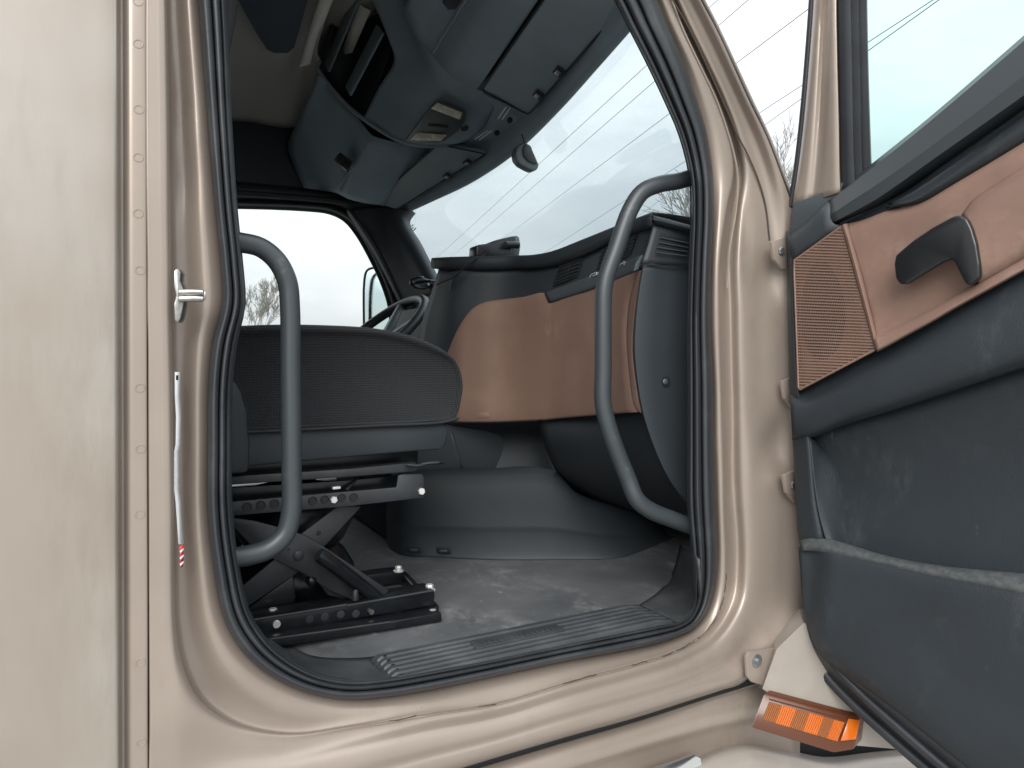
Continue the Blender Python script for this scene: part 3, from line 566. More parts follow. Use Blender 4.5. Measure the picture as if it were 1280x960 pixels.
# louvred vents in the face
def vent(qs, n):
    bm_ = prism_bm([F(*q, .0015) for q in qs], (C0 - F(*qs[0])).normalized() * .001, .0004)
    o = mk('vent_well', bm_, 'dark', DB)
    bl = bmesh.new()
    for k in range(n):
        t = (k + .7) / (n + .4)
        tube_bm([F(*lp(qs[1], qs[0], t), .004), F(*lp(qs[2], qs[3], t), .004)], .0016, 6, bl)
    tube_bm([F(*q, .004) for q in (qs[0], qs[1], qs[2], qs[3], qs[0])], .0018, 6, bl)
    m0 = lp(qs[1], qs[2], .5); m1 = lp(qs[0], qs[3], .5); tube_bm([F(*m0, .006), F(*lp(m0, m1, .6), .006)], .002, 6, bl)
    mk('vent_louvre', bl, 'plastic', DB)
vent([(691, 357), (700, 330.5), (729, 320.5), (722, 345)], 5)
vent([(746, 336), (753, 312), (772, 304), (764, 328)], 5)
vent([(768, 327), (778, 302), (796, 293.5), (788, 318)], 5)
# lower dash under the brown facing: centre stack skirt and knee bolster
patch('stack_skirt', [[P(540, 526, 1.80), P(580, 527, 1.755), P(620, 527, 1.72), P(652, 526, 1.68), P(675, 525, 1.64)], [P(545, 545, 1.87), P(583, 545, 1.83), P(625, 545, 1.80), P(658, 545, 1.76), P(680, 545, 1.72)], [P(556, 600, 1.86), P(590, 600, 1.82), P(635, 600, 1.78), P(675, 600, 1.72), P(700, 600, 1.66)]], 'plastic', DB, 4, 4, .006)
patch('stack_corner', [[P(520, 545, 1.90), P(530, 600, 1.90)], [P(563, 540, 1.80), P(577, 594, 1.80)], [P(566, 540, 1.80), P(582, 594, 1.80)], [P(569, 540, 1.83), P(585, 594, 1.83)]], 'plastic2', DB, 3, 4, .006)
patch('knee_bolster', [[P(672, 524, 1.58), P(720, 519, 1.42), P(760, 516, 1.29), P(802, 512, 1.14), (P(825, 512, 1.10))],
                       [P(678, 550, 1.56), P(724, 545, 1.39), P(770, 545, 1.26), P(812, 545, 1.13), P(840, 545, 1.09)],
                       [P(690, 580, 1.60), P(733, 585, 1.42), P(785, 588, 1.28), P(828, 585, 1.13), P(865, 580, 1.09)],
                       [P(705, 605, 1.68), P(748, 618, 1.52), P(800, 625, 1.36), P(850, 628, 1.20), P(885, 625, 1.14)],
                       [P(720, 625, 1.80), P(765, 636, 1.66), P(815, 645, 1.50), P(860, 655, 1.36), P(890, 660, 1.3)],
                       [P(740, 640, 2.0), P(790, 655, 1.9), P(830, 670, 1.8), P(870, 680, 1.7), P(900, 685, 1.65)]], 'plastic', DB, 4, 4, .006)
# engine tunnel trim on the floor
def fl(px, py): return PZ(px, py, -.4795)
tb = [fl(478, 660), fl(499, 693), fl(552, 697), fl(620, 700), fl(690, 700), fl(770, 698), fl(795, 691), fl(822, 681), fl(842, 672)]
tp = [P(470, 600, 2.0), P(497, 592, 1.80), P(540, 589, 1.76), P(600, 588.5, 1.71), P(691, 589, 1.62), P(722, 617, 1.58), P(760, 631, 1.55), P(800, 640, 1.56), P(838, 668, 1.58)]
ctl = []
for k in (0, .05, .28, .34, .38, .7, 1):
    ctl.append([a.lerp(c, k) + Vector((0, -.005 if 0 < k < .34 else .001 if k else 0, 0)) for a, c in zip(tb, tp)])
ctl.append([p + Vector((.02, .06, -.005)) for p in tp])
TU = patch('engine_tunnel_trim', ctl, 'plastic', TRUCK, 4, 3, .006)
for px, py in ((517, 686), (554, 687)):
    q = [P(px - 9, py - 3, 1.625), P(px + 9, py - 2.4, 1.60), P(px + 9, py + 5, 1.60), P(px - 8, py + 4, 1.625)]
    mk('socket', prism_bm(q, Vector((0, -.004, 0)), .001), 'dark', TU); mk('socket_clip', prism_bm([P(px - 5, py, 1.60), P(px + 4, py, 1.59), P(px + 4, py + 3, 1.59), P(px - 5, py + 3, 1.60)], Vector((0, -.004, 0)), .001), 'tube', TU)
slab('engine_tunnel', (.62, 1.80, -.475), (1.40, 2.35, -.1), 'plastic')
slab('centre_stack', (1.0, 1.93, -.45), (1.40, 2.3, .25), 'plastic')
slab('driver_dash', (1.0, 2.25, -.2), (1.40, 2.92, .20), 'plastic')

# ---------------------------------------------------------------- steering wheel
cw = P(488, 405, 2.42); ax = Vector((-.66, -.06, .75)).normalized(); u_ = Vector((.75, 0, .66)).normalized(); v_ = ax.cross(u_).normalized()
cw = P(523, 374, 2.42) - u_ * .215
SW = mk('steering_wheel', tube_bm([cw + (u_ * math.cos(a) + v_ * math.sin(a)) * .215 for a in [2 * math.pi * k / 56 for k in range(56)]], .017, 12, closed=True), 'tube', TRUCK)
for a in (0.5, 2.1, 3.7, 5.2):
    d = u_ * math.cos(a) + v_ * math.sin(a); mk('spoke', tube_bm([cw - ax * .03 + d * .03, cw + d * .2], [.02, .012], 8), 'pod', SW)
mk('hub', disc_bm(cw - ax * .05, ax, .065, .04, 24, dome=.012), 'plastic2', SW)
mk('column', tube_bm([cw - ax * .04, cw - ax * .30], [.035, .06], 14), 'plastic', SW)
mk('stalk', tube_bm([P(500, 420, 2.3), P(512, 405, 2.3), P(521, 396, 2.3)], .010, 8), 'tube', SW)

# ---------------------------------------------------------------- overhead: headliner, bins, console, visors
# headliner over the sleeper side with its pressed recess
patch('headliner', [[P(200, 160, 2.9), P(300, 152, 2.9), P(340, 158, 2.9), P(368, 159, 2.88), P(385, 130, 2.75), P(402, 92, 2.6)],
                    [P(200, 118, 2.75), P(300, 112, 2.75), P(340, 113, 2.75), P(370, 100, 2.7), P(385, 85, 2.6), P(400, 75, 2.5)],
                    [P(200, 100, 2.7), P(300, 98, 2.7), P(335, 97, 2.68), P(362, 86, 2.62), P(378, 68, 2.55), P(396, 68, 2.45)],
                    [PZ(200, 60, 1.0), PZ(300, 50, 1.02), PZ(335, 50, 1.03), PZ(365, 40, 1.02), PZ(390, 25, 1.0), PZ(408, 20, .98)],
                    [PZ(200, -40, 1.05), PZ(300, -40, 1.06), PZ(340, -40, 1.06), PZ(378, -40, 1.04), PZ(405, -40, 1.02), PZ(425, -40, 1.0)],
                    [PZ(200, -320, 1.08), PZ(320, -320, 1.08), PZ(380, -320, 1.08), PZ(450, -320, 1.06), PZ(500, -320, 1.04), PZ(530, -320, 1.02)]], 'liner', TRUCK, 5, 5, .006)
HL = patch('headliner_edge', [[PZ(425, -22, .97), PZ(411, 14, .965), PZ(395, 52, .96), PZ(388, 80, .955)], [PZ(416, -22, .965), PZ(402, 14, .96), PZ(388, 50, .955), PZ(382, 82, .95)], [PZ(408, -22, .97), PZ(394, 14, .968), PZ(382, 50, .965), PZ(374, 84, .96)]], 'liner_lt', TRUCK, 5, 3, .008)
ro = [(297, 0), (308, 20), (320, 42), (333, 62), (342, 67), (360, 67), (368, 60), (374, 40), (385, 0), (396, -60), (405, -160), (270, -160), (285, -60)]
mk('roof_hatch', prism_bm([PZ(a, c, .975) for a, c in ro], Vector((0, 0, .02)), .004), 'navy', TRUCK)
# far wall above the driver's window and far overhead bin
FB = patch('driver_overhead_bin', [[P(398, 95, 2.45), P(372, 150, 2.75), P(360, 190, 2.9), P(380, 235, 2.92)],
                                   [P(415, 110, 2.45), P(400, 160, 2.66), P(400, 200, 2.78), P(415, 240, 2.86)],
                                   [P(440, 140, 2.42), P(435, 178, 2.56), P(428, 214, 2.68), P(424, 243, 2.8)],
                                   [P(462, 168, 2.38), P(448, 198, 2.5), P(436, 220, 2.62), P(428, 245, 2.75)],
                                   [P(468, 172, 2.37), P(456, 200, 2.49), P(444, 224, 2.61), P(436, 249, 2.74)],
                                   [P(492, 178, 2.36), P(482, 206, 2.48), P(470, 232, 2.60), P(456, 254, 2.74)],
                                   [P(530, 182, 2.36), P(510, 208, 2.48), P(490, 232, 2.60), P(472, 256, 2.74)],
                                   [P(548, 178, 2.40), P(528, 206, 2.52), P(506, 230, 2.66), P(482, 258, 2.80)]], 'upper', TRUCK, 4, 4, .006)
mk('bin_edge', tube_bm(crs([P(420, 236, 2.72), P(432, 222, 2.64), P(450, 196, 2.50), P(463, 176, 2.385)], 5), .004, 8), 'visorv', FB)
b = prism_bm([P(417, 200, 2.62), P(424, 191, 2.58), P(441, 203, 2.52), P(434, 216, 2.58)], Vector((0, -.012, 0)), .004); mk('latch_recess', b, 'dark', FB)
b = prism_bm([P(429, 199, 2.53), P(440, 205, 2.50), P(432, 214, 2.54), P(423, 207, 2.56)], Vector((0, -.012, 0)), .004); mk('latch', b, 'black', FB)
mk('bin_back', prism_bm([P(a, c, 2.62) for a, c in ((420, 90), (520, 90), (535, 176), (500, 196), (445, 205))], Vector((0, .02, 0)), .002), 'dark', FB)
# centre console of the overhead: curved grey shell with an open cubby and map lamps
OC = patch('overhead_console', [[P(455, 147, 2.34), P(473, 110, 2.24), P(493, 75, 2.13), P(486, 50, 2.08), P(474, 20, 2.05), P(462, -10, 2.0)],
                                [P(470, 158, 2.32), P(489, 120, 2.21), P(508, 85, 2.10), P(510, 60, 2.05), P(500, 25, 2.0), P(490, -10, 1.95)],
                                [P(490, 171, 2.29), P(512, 130, 2.16), P(530, 100, 2.05), P(522, 62, 2.0), P(510, 25, 1.95), P(500, -10, 1.9)],
                                [P(520, 180, 2.25), P(538, 145, 2.12), P(553, 115, 2.00), P(545, 90, 1.90), P(528, 58, 1.88), P(505, 10, 1.86)],
                                [P(548, 181, 2.20), P(563, 152, 2.08), P(578, 125, 1.95), P(568, 102, 1.86), P(548, 82, 1.85), P(520, 40, 1.85)],
                                [P(578, 178, 2.14), P(592, 155, 2.02), P(605, 130, 1.90), P(594, 112, 1.83), P(572, 101, 1.83), P(540, 66, 1.84)],
                                [P(598, 166, 2.06), P(612, 146, 1.97), P(618, 132, 1.88), P(606, 112, 1.82), P(596, 109, 1.82), P(590, 95, 1.83)],
                                [P(604, 163, 2.10), P(618, 143, 2.00), P(625, 130, 1.92), P(614, 112, 1.86), P(602, 108, 1.86), P(596, 94, 1.87)]], 'upper', TRUCK, 4, 4, .006)
tube('cubby_rim', [P(404, 72, 2.52), P(397, 84, 2.5), P(405, 98, 2.47), P(430, 128, 2.41), P(455, 149, 2.35), P(480, 166, 2.31), P(505, 178, 2.28), P(530, 182.5, 2.25), P(560, 182, 2.19)], .007, 'visorv', OC, 5, 8)
patch('cubby_back', [[P(398, 82, 2.52), P(425, 0, 2.35), P(470, -120, 2.1)], [P(425, 118, 2.5), P(445, 20, 2.45), P(490, -110, 2.2)], [P(455, 150, 2.42), P(485, 70, 2.3), P(520, -60, 2.15)]], 'dark', OC, 4, 4, .006)
mk('cubby_divider', prism_bm([P(437, 119.5, 2.38), P(478, 41, 2.12), P(481, 42, 2.12), P(440, 120, 2.38)], Vector((.0, .06, .05)), .001), 'visorv', OC)
mk('cubby_divider', prism_bm([P(410, 90, 2.46), P(448, 0, 2.2), P(451, 0, 2.2), P(413, 90, 2.46)], Vector((0, .06, .05)), .001), 'visorv', OC)
mk('cubby_lit_patch', grid_bm([[P(424, 70, 2.44), P(440, 66, 2.40)], [P(449, 6, 2.24), P(463, 14, 2.22)]]), 'liner_lt', OC, tocam=True, solid=.004)  # pale sheet painting the light that falls on the cubby bottom
def on(px, py, e=0.):                                           # a spot just proud of the console's lower face
    y = 2.34 - (px - 455) * .0026 + (147 - py) * -.0028 - .02 - e
    return P(px, py, y)
LP = [(543, 126), (548, 124), (580, 137), (583, 141), (581, 150), (572, 163), (556, 175), (546, 178), (510, 177), (507, 174)]
mk('map_lamp_bezel', prism_bm([on(*q) for q in LP], Vector((0, -.006, -.004)), .002), 'lampplate', OC)
mk('map_lamp', prism_bm([on(*q, .008) for q in ((547, 128), (577, 140), (574, 149), (538, 135))], Vector((0, -.006, -.004)), .0015), 'lamp', OC)
mk('map_lamp', prism_bm([on(*q, .008) for q in ((521, 165), (558, 168), (550, 175.5), (511, 174.5))], Vector((0, -.006, -.004)), .0015), 'lamp', OC)
mk('console_slot', prism_bm([on(*q, .009) for q in ((535, 154), (560, 157), (559, 160), (534, 157.5))], Vector((0, -.003, -.002)), .001), 'dark', OC)
mk('microphone_hole', prism_bm([on(*q, .004) for q in ((575, 159), (583, 156), (586, 158), (584, 163), (577, 164))], Vector((0, -.003, -.002)), .001), 'dark', OC)
# kerb-side overhead bin: rounded front, ridge and recess
NB = patch('passenger_overhead_bin', [[PZ(597, 111, .74), PZ(578, 104, .752), PZ(556, 88, .785), PZ(541, 67, .83), PZ(533, 58, .842), PZ(520, 45, .85), PZ(503, 12, .88)],
                                      [PZ(640, 48, .74), PZ(622, 38, .752), PZ(600, 20, .785), PZ(580, 4, .83), PZ(570, -4, .845), PZ(556, -20, .85), PZ(540, -50, .88)],
                                      [PZ(735, -92, .74), PZ(722, -110, .752), PZ(708, -140, .785), PZ(690, -170, .83), PZ(682, -182, .845), PZ(670, -210, .85), PZ(650, -250, .88)]], 'upper', TRUCK, 5, 4, .006)
mk('bin_ridge', tube_bm([PZ(541, 66, .826), PZ(582, 0, .826), PZ(630, -76, .826)], .004, 8), 'visorv', NB)
mk('bin_latch', prism_bm([PZ(a, c, .835) for a, c in ((553, 0), (560, 9), (570, 8), (582, -12), (570, -20))], Vector((0, 0, -.008)), .003), 'dark', NB)
patch('bin_gap', [[PZ(596, 112, .755), PZ(668, 2, .755), PZ(735, -95, .755)], [PZ(606, 114, .76), PZ(681, 2, .76), PZ(745, -95, .76)]], 'dark', NB, 4, 2, .004)
# panel between the visors with the visor arms
MP = patch('header_panel', [[P(600, 115, 1.84), P(625, 128, 1.80), P(665, 142, 1.76), P(690, 135, 1.70)], [P(612, 140, 1.95), P(633, 150, 1.90), P(655, 158, 1.86), P(668, 158, 1.82)], [P(585, 175, 2.16), P(606, 178, 2.12), P(625, 182, 2.07), P(645, 182, 1.98)], [P(560, 190, 2.34), P(585, 195, 2.32), P(605, 200, 2.24), P(620, 202, 2.14)]], 'upper', TRUCK, 4, 4, .006)
for a, c, y in (((634, 132), (623, 148), 1.80), ((639, 133), (628, 149), 1.79), ((610, 163), (594, 174), 1.96), ((615, 163), (599, 175), 1.95)):
    mk('visor_arm', tube_bm([P(*a, y), P(*c, y + .06)], .0022, 8), 'bolt', MP)
for px, py, y in ((637, 150, 1.845), (621, 166, 1.99)): mk('screw', disc_bm(P(px, py, y), (0, -.8, -.6), .009, .003, 14), 'dark', MP)
# sun visors
def visor(corners, label, clips, n=9):
    """corners far-front, near-front, near-rear, far-rear; a padded board"""
    c = [Vector(q) for q in corners]; nn = (c[1] - c[0]).cross(c[3] - c[0]).normalized()
    if nn.dot(C0 - c[0]) < 0: nn = -nn
    pts = []
    for k in range(4):
        a, p, d = c[k - 1], c[k], c[(k + 1) % 4]
        r = .018; e0 = p + (a - p).normalized() * r; e1 = p + (d - p).normalized() * r
        pts += [e0, e0.lerp(p, .6).lerp(p.lerp(e1, .4), .5), e1]
    o = mk('sun_visor', prism_bm(pts, -nn * .016, .005, None, 3), 'visorv', TRUCK, 45); tag(o, label)
    for q in clips:
        r_ = ray(*q); p = C0 + r_ * ((c[0] - C0).dot(nn) / r_.dot(nn)) + nn * .001; u = (c[1] - c[0]).normalized(); v = nn.cross(u)
        mk('visor_clip', prism_bm([p - u * .018 - v * .012, p + u * .018 - v * .012, p + u * .018 + v * .012, p - u * .018 + v * .012], nn * .006, .002), 'dark', o)
        mk('clip_tongue', prism_bm([p - u * .008 - v * .004 + nn * .007, p + u * .01 - v * .004 + nn * .007, p + u * .01 + v * .008 + nn * .007, p - u * .008 + v * .008 + nn * .007], nn * .003, .001), 'screw', o)
    tube('visor_gap_line', [q + nn * .002 for q in pts + pts[:1]], .0022, 'dark', o, 1, 6)  # dark tube that draws the shaded gap round the visor
    return o
visor([P(661, 143, 1.70), P(779, 8, 1.105), PZ(742, -92, .735), P(602, 112, 1.77)], 'large near sun visor above the windshield', [(674, 117), (700, 88)])
visor([P(495, 262, 2.76), P(608, 192, 2.10), P(548, 180, 2.26), P(466, 252, 2.80)], 'far sun visor on the driver side', [(585, 202), (560, 219)])

# ---------------------------------------------------------------- passenger door, swung open
DOOR = bpy.data.objects.new('passenger_door', None); COL.objects.link(DOOR); DOOR.parent = TRUCK; DOOR.location = HINGE - Vector(TRUCK.location)
DOOR['label'] = 'open passenger door with brown and charcoal inner trim'
# inner trim: shell below the belt line
edge = [(983, 300), (984, 340), (985, 400), (987, 480), (992, 570), (997, 660), (1001, 742), (1006, 783), (1015, 806), (1030, 824), (1055, 842), (1099, 874), (1146, 911), (1205, 958), (1330, 1055)]
top = [(1036, 262), (1042, 300), (1050, 360)]
def W(s, z, off=0.): return HINGE + DU * s + DN * off + Vector((0, 0, z))          # door coordinates: along, up from eye height, proud
def ext(pts):
    """carry a lengthwise line on to the latch edge of the door, levelling out"""
    a, c = pts[-2], pts[-1]; run = (c - a).dot(DU); sl_ = (c.z - a.z) / run if run > 1e-4 else 0
    s0 = (c - HINGE).dot(DU); L = .84 - s0
    return pts + [c + DU * (L * .45) + Vector((0, 0, sl_ * L * .25)), c + DU * L + Vector((0, 0, sl_ * L * .33))]
def row(xs, off):
    r = [D(x, y, off) for x, y in xs]
    return ext(r) if xs[-1][0] >= 1330 and len(xs) > 4 else r
# charcoal bolster between brown panel and pocket
patch('door_bolster', [row([(984, 300), (1010, 290), (1060, 262), (1120, 240), (1200, 190), (1330, 110)], -.01),
                       row([(985, 400), (1010, 395), (1060, 380), (1120, 350), (1200, 310), (1330, 240)], -.01),
                       row([(987, 485), (1012, 492), (1060, 466), (1120, 432), (1200, 380), (1330, 308)], .006),
                       row([(988, 505), (1012, 505), (1060, 485), (1120, 456), (1200, 416), (1330, 350)], .036),
                       row([(989, 525), (1012, 522), (1060, 503), (1120, 480), (1200, 445), (1330, 395)], .042),
                       row([(990, 540), (1012, 540), (1060, 520), (1120, 500), (1200, 472), (1330, 430)], .036),
                       row([(990, 550), (1012, 548), (1060, 530), (1120, 512), (1200, 486), (1330, 446)], .016)], 'doorplastic', DOOR, 4, 4, .004)
# pocket: back wall, left cheek, rim, lower shell
patch('pocket_back', [row([(1006, 540), (1050, 528), (1120, 508), (1200, 480), (1330, 438)], -.01), row([(1012, 600), (1050, 600), (1120, 590), (1200, 580), (1330, 560)], -.035), row([(1020, 660), (1050, 668), (1120, 690), (1200, 700), (1330, 705)], -.030), row([(1020, 720), (1050, 730), (1120, 750), (1200, 760), (1330, 770)], -.015)], 'doorplastic', DOOR, 4, 4, .004)
patch('pocket_cheek', [row([(1013, 548), (1017, 590), (1021, 625), (1027, 655), (1034, 680)], .022), row([(1017, 550), (1022, 590), (1028, 625), (1035, 655), (1044, 682)], .012), row([(1022, 552), (1040, 585), (1047, 625), (1052, 655), (1058, 690)], -.02), row([(1024, 548), (1050, 580), (1058, 625), (1064, 655), (1070, 695)], -.045)], 'doorplastic', DOOR, 4, 4, .004)
patch('door_edge_trim', [row([(982, 290), (984, 340), (985, 400), (987, 480), (992, 570), (997, 660), (1001, 690)], -.02), row([(983, 290), (985, 340), (986, 400), (988, 480), (993, 570), (998, 660), (1002, 690)], .012), row([(987, 298), (988, 342), (989, 400), (993, 480), (1003, 560), (1008, 640), (1012, 686)], .022), row([(990, 305), (990.5, 345), (992, 400), (997, 486), (1010, 545), (1017, 625), (1027, 679)], .024), row([(991.5, 310), (992, 350), (994, 400), (999, 490), (1014, 547), (1022, 625), (1032, 678)], .016)], 'doorplastic', DOOR, 4, 4, .004)
rt = [(1000, 676), (1018, 671), (1034, 674), (1060, 681), (1103, 694), (1150, 704), (1193, 710), (1280, 718), (1340, 722)]
rb = [(1002, 684), (1018, 684), (1037, 688), (1062, 694), (1105, 703), (1150, 714), (1193, 722), (1280, 739), (1340, 752)]
patch('pocket_rim', [ext([D(a, c - 1, .0) for a, c in rt]), ext([D(a, c, .020) for a, c in rt]), ext([D(*lp(a, c, .5), .030) for a, c in zip(rt, rb)]), ext([D(*q, .034) for q in rb]), ext([D(a, c + 5, .031) for a, c in rb])], 'ledge', DOOR, 4, 3, .004)
lo0 = [(998, 684), (1018, 684), (1037, 688), (1062, 694), (1105, 703), (1150, 714), (1193, 722), (1280, 739), (1340, 752)]
lo2 = [(1004, 765), (1013, 797), (1024, 816), (1052, 839), (1097, 871), (1144, 908), (1190, 945), (1280, 1018), (1340, 1066)]
patch('door_lower_shell', [ext([D(a, c, .031 if a > 1010 else .018) for a, c in lo0])] + [ext([D(*lp(a, c, t), o if a[0] > 1030 else o * .7) for a, c in zip(lo0, lo2)]) for t, o in ((.06, .036), (.3, .038), (.55, .037), (.8, .034), (.94, .027), (1, .010))], 'doorplastic', DOOR, 4, 4, .004)
# rubber along the bottom edge and the painted outer sheet
sl = [(1004, 772), (1007, 790), (1014, 810), (1030, 840), (1064, 877), (1105, 914), (1152, 955), (1220, 1012), (1330, 1100)]
DS = tube('bottom_seal', ext([D(a, c, -.025) for a, c in sl]), .010, 'rubber', DOOR, 5, 10)
tube('bottom_seal', ext([D(a + 10, c - 12, -.002) for a, c in sl[1:]]), .008, 'rubber', DOOR, 5, 8)
patch('lower_edge_rubber', [ext([D(a, c, .010) for a, c in lo2]), ext([D(lerp(a[0], c[0], .5), lerp(a[1], c[1], .5), -.008) for a, c in zip(lo2, [(1003, 775), (1008, 800), (1017, 822), (1040, 852), (1080, 890), (1125, 930), (1170, 970), (1260, 1042), (1330, 1100)])]), ext([D(a, c, -.03) for a, c in [(1003, 775), (1008, 800), (1017, 822), (1040, 852), (1080, 890), (1125, 930), (1170, 970), (1260, 1042), (1330, 1100)]])], 'rubber', DOOR, 4, 3, .004)
sh = [(983, 262), (984, 400), (992, 570), (998, 690), (1006, 750), (1022, 780), (1040, 805), (1076, 840), (1117, 876), (1164, 914), (1232, 970), (1330, 1060), (1400, 900), (1400, 200), (1330, 60), (1200, 150), (1088, 215)]
zb = (D(1330, 1060, -.065).z - CZ); zt_ = D(1340, 10, -.065).z - CZ
shp = [D(a, c, -.065) for a, c in sh[:11]] + [W(.55, zb - .03, -.065), W(.86, zb - .05, -.065), W(.86, zt_ + .06, -.065), W(.6, zt_ + .05, -.065)] + [D(a, c, -.065) for a, c in ((1340, 10), (1200, 150), (1088, 215))]
mk('outer_sheet', prism_bm(shp, DN * -.04, .006), 'paint', DOOR)
mk('latch_edge', prism_bm([W(.835, zb - .04, -.07), W(.862, zb - .05, -.07), W(.862, zt_ + .05, -.07), W(.835, zt_ + .05, -.07)], DN * .085, .008), 'paint', DOOR)
# copper brown upper panel, its ledge and the pull
br_t = [(1054, 280), (1075, 276), (1107, 264), (1150, 252), (1193, 228), (1280, 176), (1340, 140)]
br_b = [(1096, 437), (1110, 430), (1130, 419), (1160, 403), (1200, 380), (1280, 336), (1340, 302)]
patch('brown_door_panel', [ext([D(*lp(a, c, t), o) for a, c in zip(br_t, br_b)]) for t, o in ((0, .010), (.05, .016), (.3, .014), (.6, .012), (.85, .014), (.90, .018), (.93, .030), (1, .034), (1.02, .020))], 'brownd', DOOR, 4, 4, .004)
patch('armrest_bulge', [row([(1202, 268), (1215, 250), (1240, 232), (1290, 200), (1340, 168)], .014), row([(1207, 275), (1222, 262), (1246, 246), (1292, 218), (1340, 186)], .034), row([(1216, 310), (1232, 300), (1255, 285), (1294, 262), (1340, 234)], .040), row([(1222, 345), (1240, 335), (1262, 320), (1298, 300), (1340, 275)], .038), row([(1224, 362), (1242, 352), (1264, 340), (1300, 318), (1340, 292)], .016)], 'brownd', DOOR, 4, 4, .004)
# speaker grille: a field of fine cross ribs in a rim
gq = [(992, 326), (1052, 283), (1094, 437), (998, 487)]
def gp(u, v, off): return D(*lp(lp(gq[0], gq[1], u), lp(gq[3], gq[2], u), v), off)
GR = mk('speaker_grille', grid_bm([[gp(u / 8, v / 8, .020) for u in range(9)] for v in range(9)]), 'speaker', DOOR, tocam=True, solid=.004)
bm_ = bmesh.new()
def gspan(yy):
    xs = []
    for (xa, ya), (xb, yb) in zip(gq, gq[1:] + gq[:1]):
        sl_ = .04; fa, fb = ya - sl_ * (xa - 1040) - yy, yb - sl_ * (xb - 1040) - yy
        if fa * fb < 0: t = fa / (fa - fb); xs.append(xa + (xb - xa) * t)
    return (min(xs), max(xs)) if len(xs) >= 2 else None
for k in range(54):
    yy = 284 + (k + .5) * 203 / 54; s_ = gspan(yy)
    if not s_ or s_[1] - s_[0] < 3: continue
    h = 1.0; x_, X_ = s_[0] + .8, s_[1] - .8; sy = lambda x: yy + .04 * (x - 1040)
    grid_bm([[D(x_, sy(x_) + e, o), D(X_, sy(X_) + e, o)] for e, o in ((-h, .0205), (-h * .6, .0222), (h * .6, .0222), (h, .0205))], bm=bm_)
for k in range(40):
    u = (k + .5) / 40; tube_bm([gp(u, .01, .0208), gp(u, .99, .0208)], .0005, 4, bm_)
tag(mk('grille_ribs', bm_, 'brownd', GR, 30, tocam=False), kind='stuff')
cone = gp(.42, .50, .0202)
mk('speaker_cone', prism_bm([gp(.42 + .34 * math.cos(t), .5 + .38 * math.sin(t), .0202) for t in [2 * math.pi * k / 40 for k in range(40)]], DN * .0003, 0), 'dark', GR)
gr = [(990, 328), (1052, 281), (1056, 284), (1098, 434), (1095, 439), (998, 490), (993, 484)]
tube('grille_rim', [D(a, c, .021) for a, c in [(1052, 283), (993, 325), (993, 340), (998, 484), (1000, 487), (1094, 437)]], .0022, 'brownd', GR, 1, 8)
patch('grille_bead', [row([(1051, 282), (1072, 360), (1093, 437)], .020), row([(1055, 280), (1076, 358), (1096, 436)], .027), row([(1060, 279), (1081, 356), (1100, 434)], .016)], 'brownd', GR, 4, 3, .003)
# inside handle: curved lever on an upright
hp = [(1117, 330), (1119, 319), (1140, 301), (1165, 284), (1190, 270.5), (1200, 268.5), (1208, 273), (1214, 285), (1220, 305), (1224, 330), (1224, 347), (1214, 355), (1207, 356), (1200, 343), (1193, 328), (1188, 324), (1178, 327), (1150, 344), (1133, 355), (1124, 355), (1119, 348)]
H_ = dp('inside_handle', hp, .048, .012, 'black', DOOR, .005, 4)
dp('handle_pivot', [(1203, 275), (1212, 272), (1223, 305), (1227, 345), (1214, 356), (1206, 350)], .036, .024, 'black', DOOR, .004)
def patch_b(n_, rows_, m_, par_, nu_, nv_, s_): return mk(n_, grid_bm(smooth_rows(rows_, nu_, 1)), m_, par_, 18, tocam=True, solid=s_)
# belt line bar and the black sill under the glass
patch_b('belt_bar', [row([(1034, 248), (1060, 229), (1088, 206), (1160, 148), (1280, 44), (1340, -8)], -.01), row([(1036, 252), (1061, 233), (1089, 211), (1161, 153), (1281, 50), (1340, -2)], .016), row([(1039, 268), (1066, 250), (1094, 232), (1165, 182), (1283, 92), (1340, 46)], .034), row([(1041, 278), (1072, 262), (1100, 246), (1168, 198), (1284, 116), (1340, 74)], .028), row([(1042, 281), (1076, 267), (1106, 253), (1172, 210), (1286, 132), (1340, 92)], .0)], 'tube', DOOR, 4, 4, .004)
patch('belt_shadow_gap', [row([(1040, 284), (1083, 262), (1127, 243), (1180, 205), (1284, 125), (1340, 84)], -.004), row([(1046, 288), (1090, 274), (1150, 256), (1195, 230), (1284, 178), (1340, 145)], .004)], 'plastic', DOOR, 4, 3, .004)
patch('belt_lower_band', [row([(1110, 254), (1130, 246), (1180, 214), (1280, 142), (1340, 98)], .006), row([(1120, 256), (1145, 250), (1188, 222), (1282, 158), (1340, 118)], .022), row([(1108, 261), (1150, 254), (1194, 229), (1284, 175), (1340, 138)], .012)], 'doorplastic', DOOR, 4, 3, .003)
patch('belt_front_strip', [row([(983, 296), (1000, 282), (1034, 251)], .006), row([(985, 302), (1004, 288), (1037, 256)], .024), row([(989, 318), (1010, 304), (1041, 279)], .028), row([(990, 328), (1014, 310), (1052, 284)], .018)], 'plastic2', DOOR, 3, 3, .004)
dp('mirror_sail', [(985, 298), (987, 270), (991, 253), (1010, 247), (1038, 236), (1060, 222), (1040, 254)], .008, .02, 'visor', DOOR, .004)
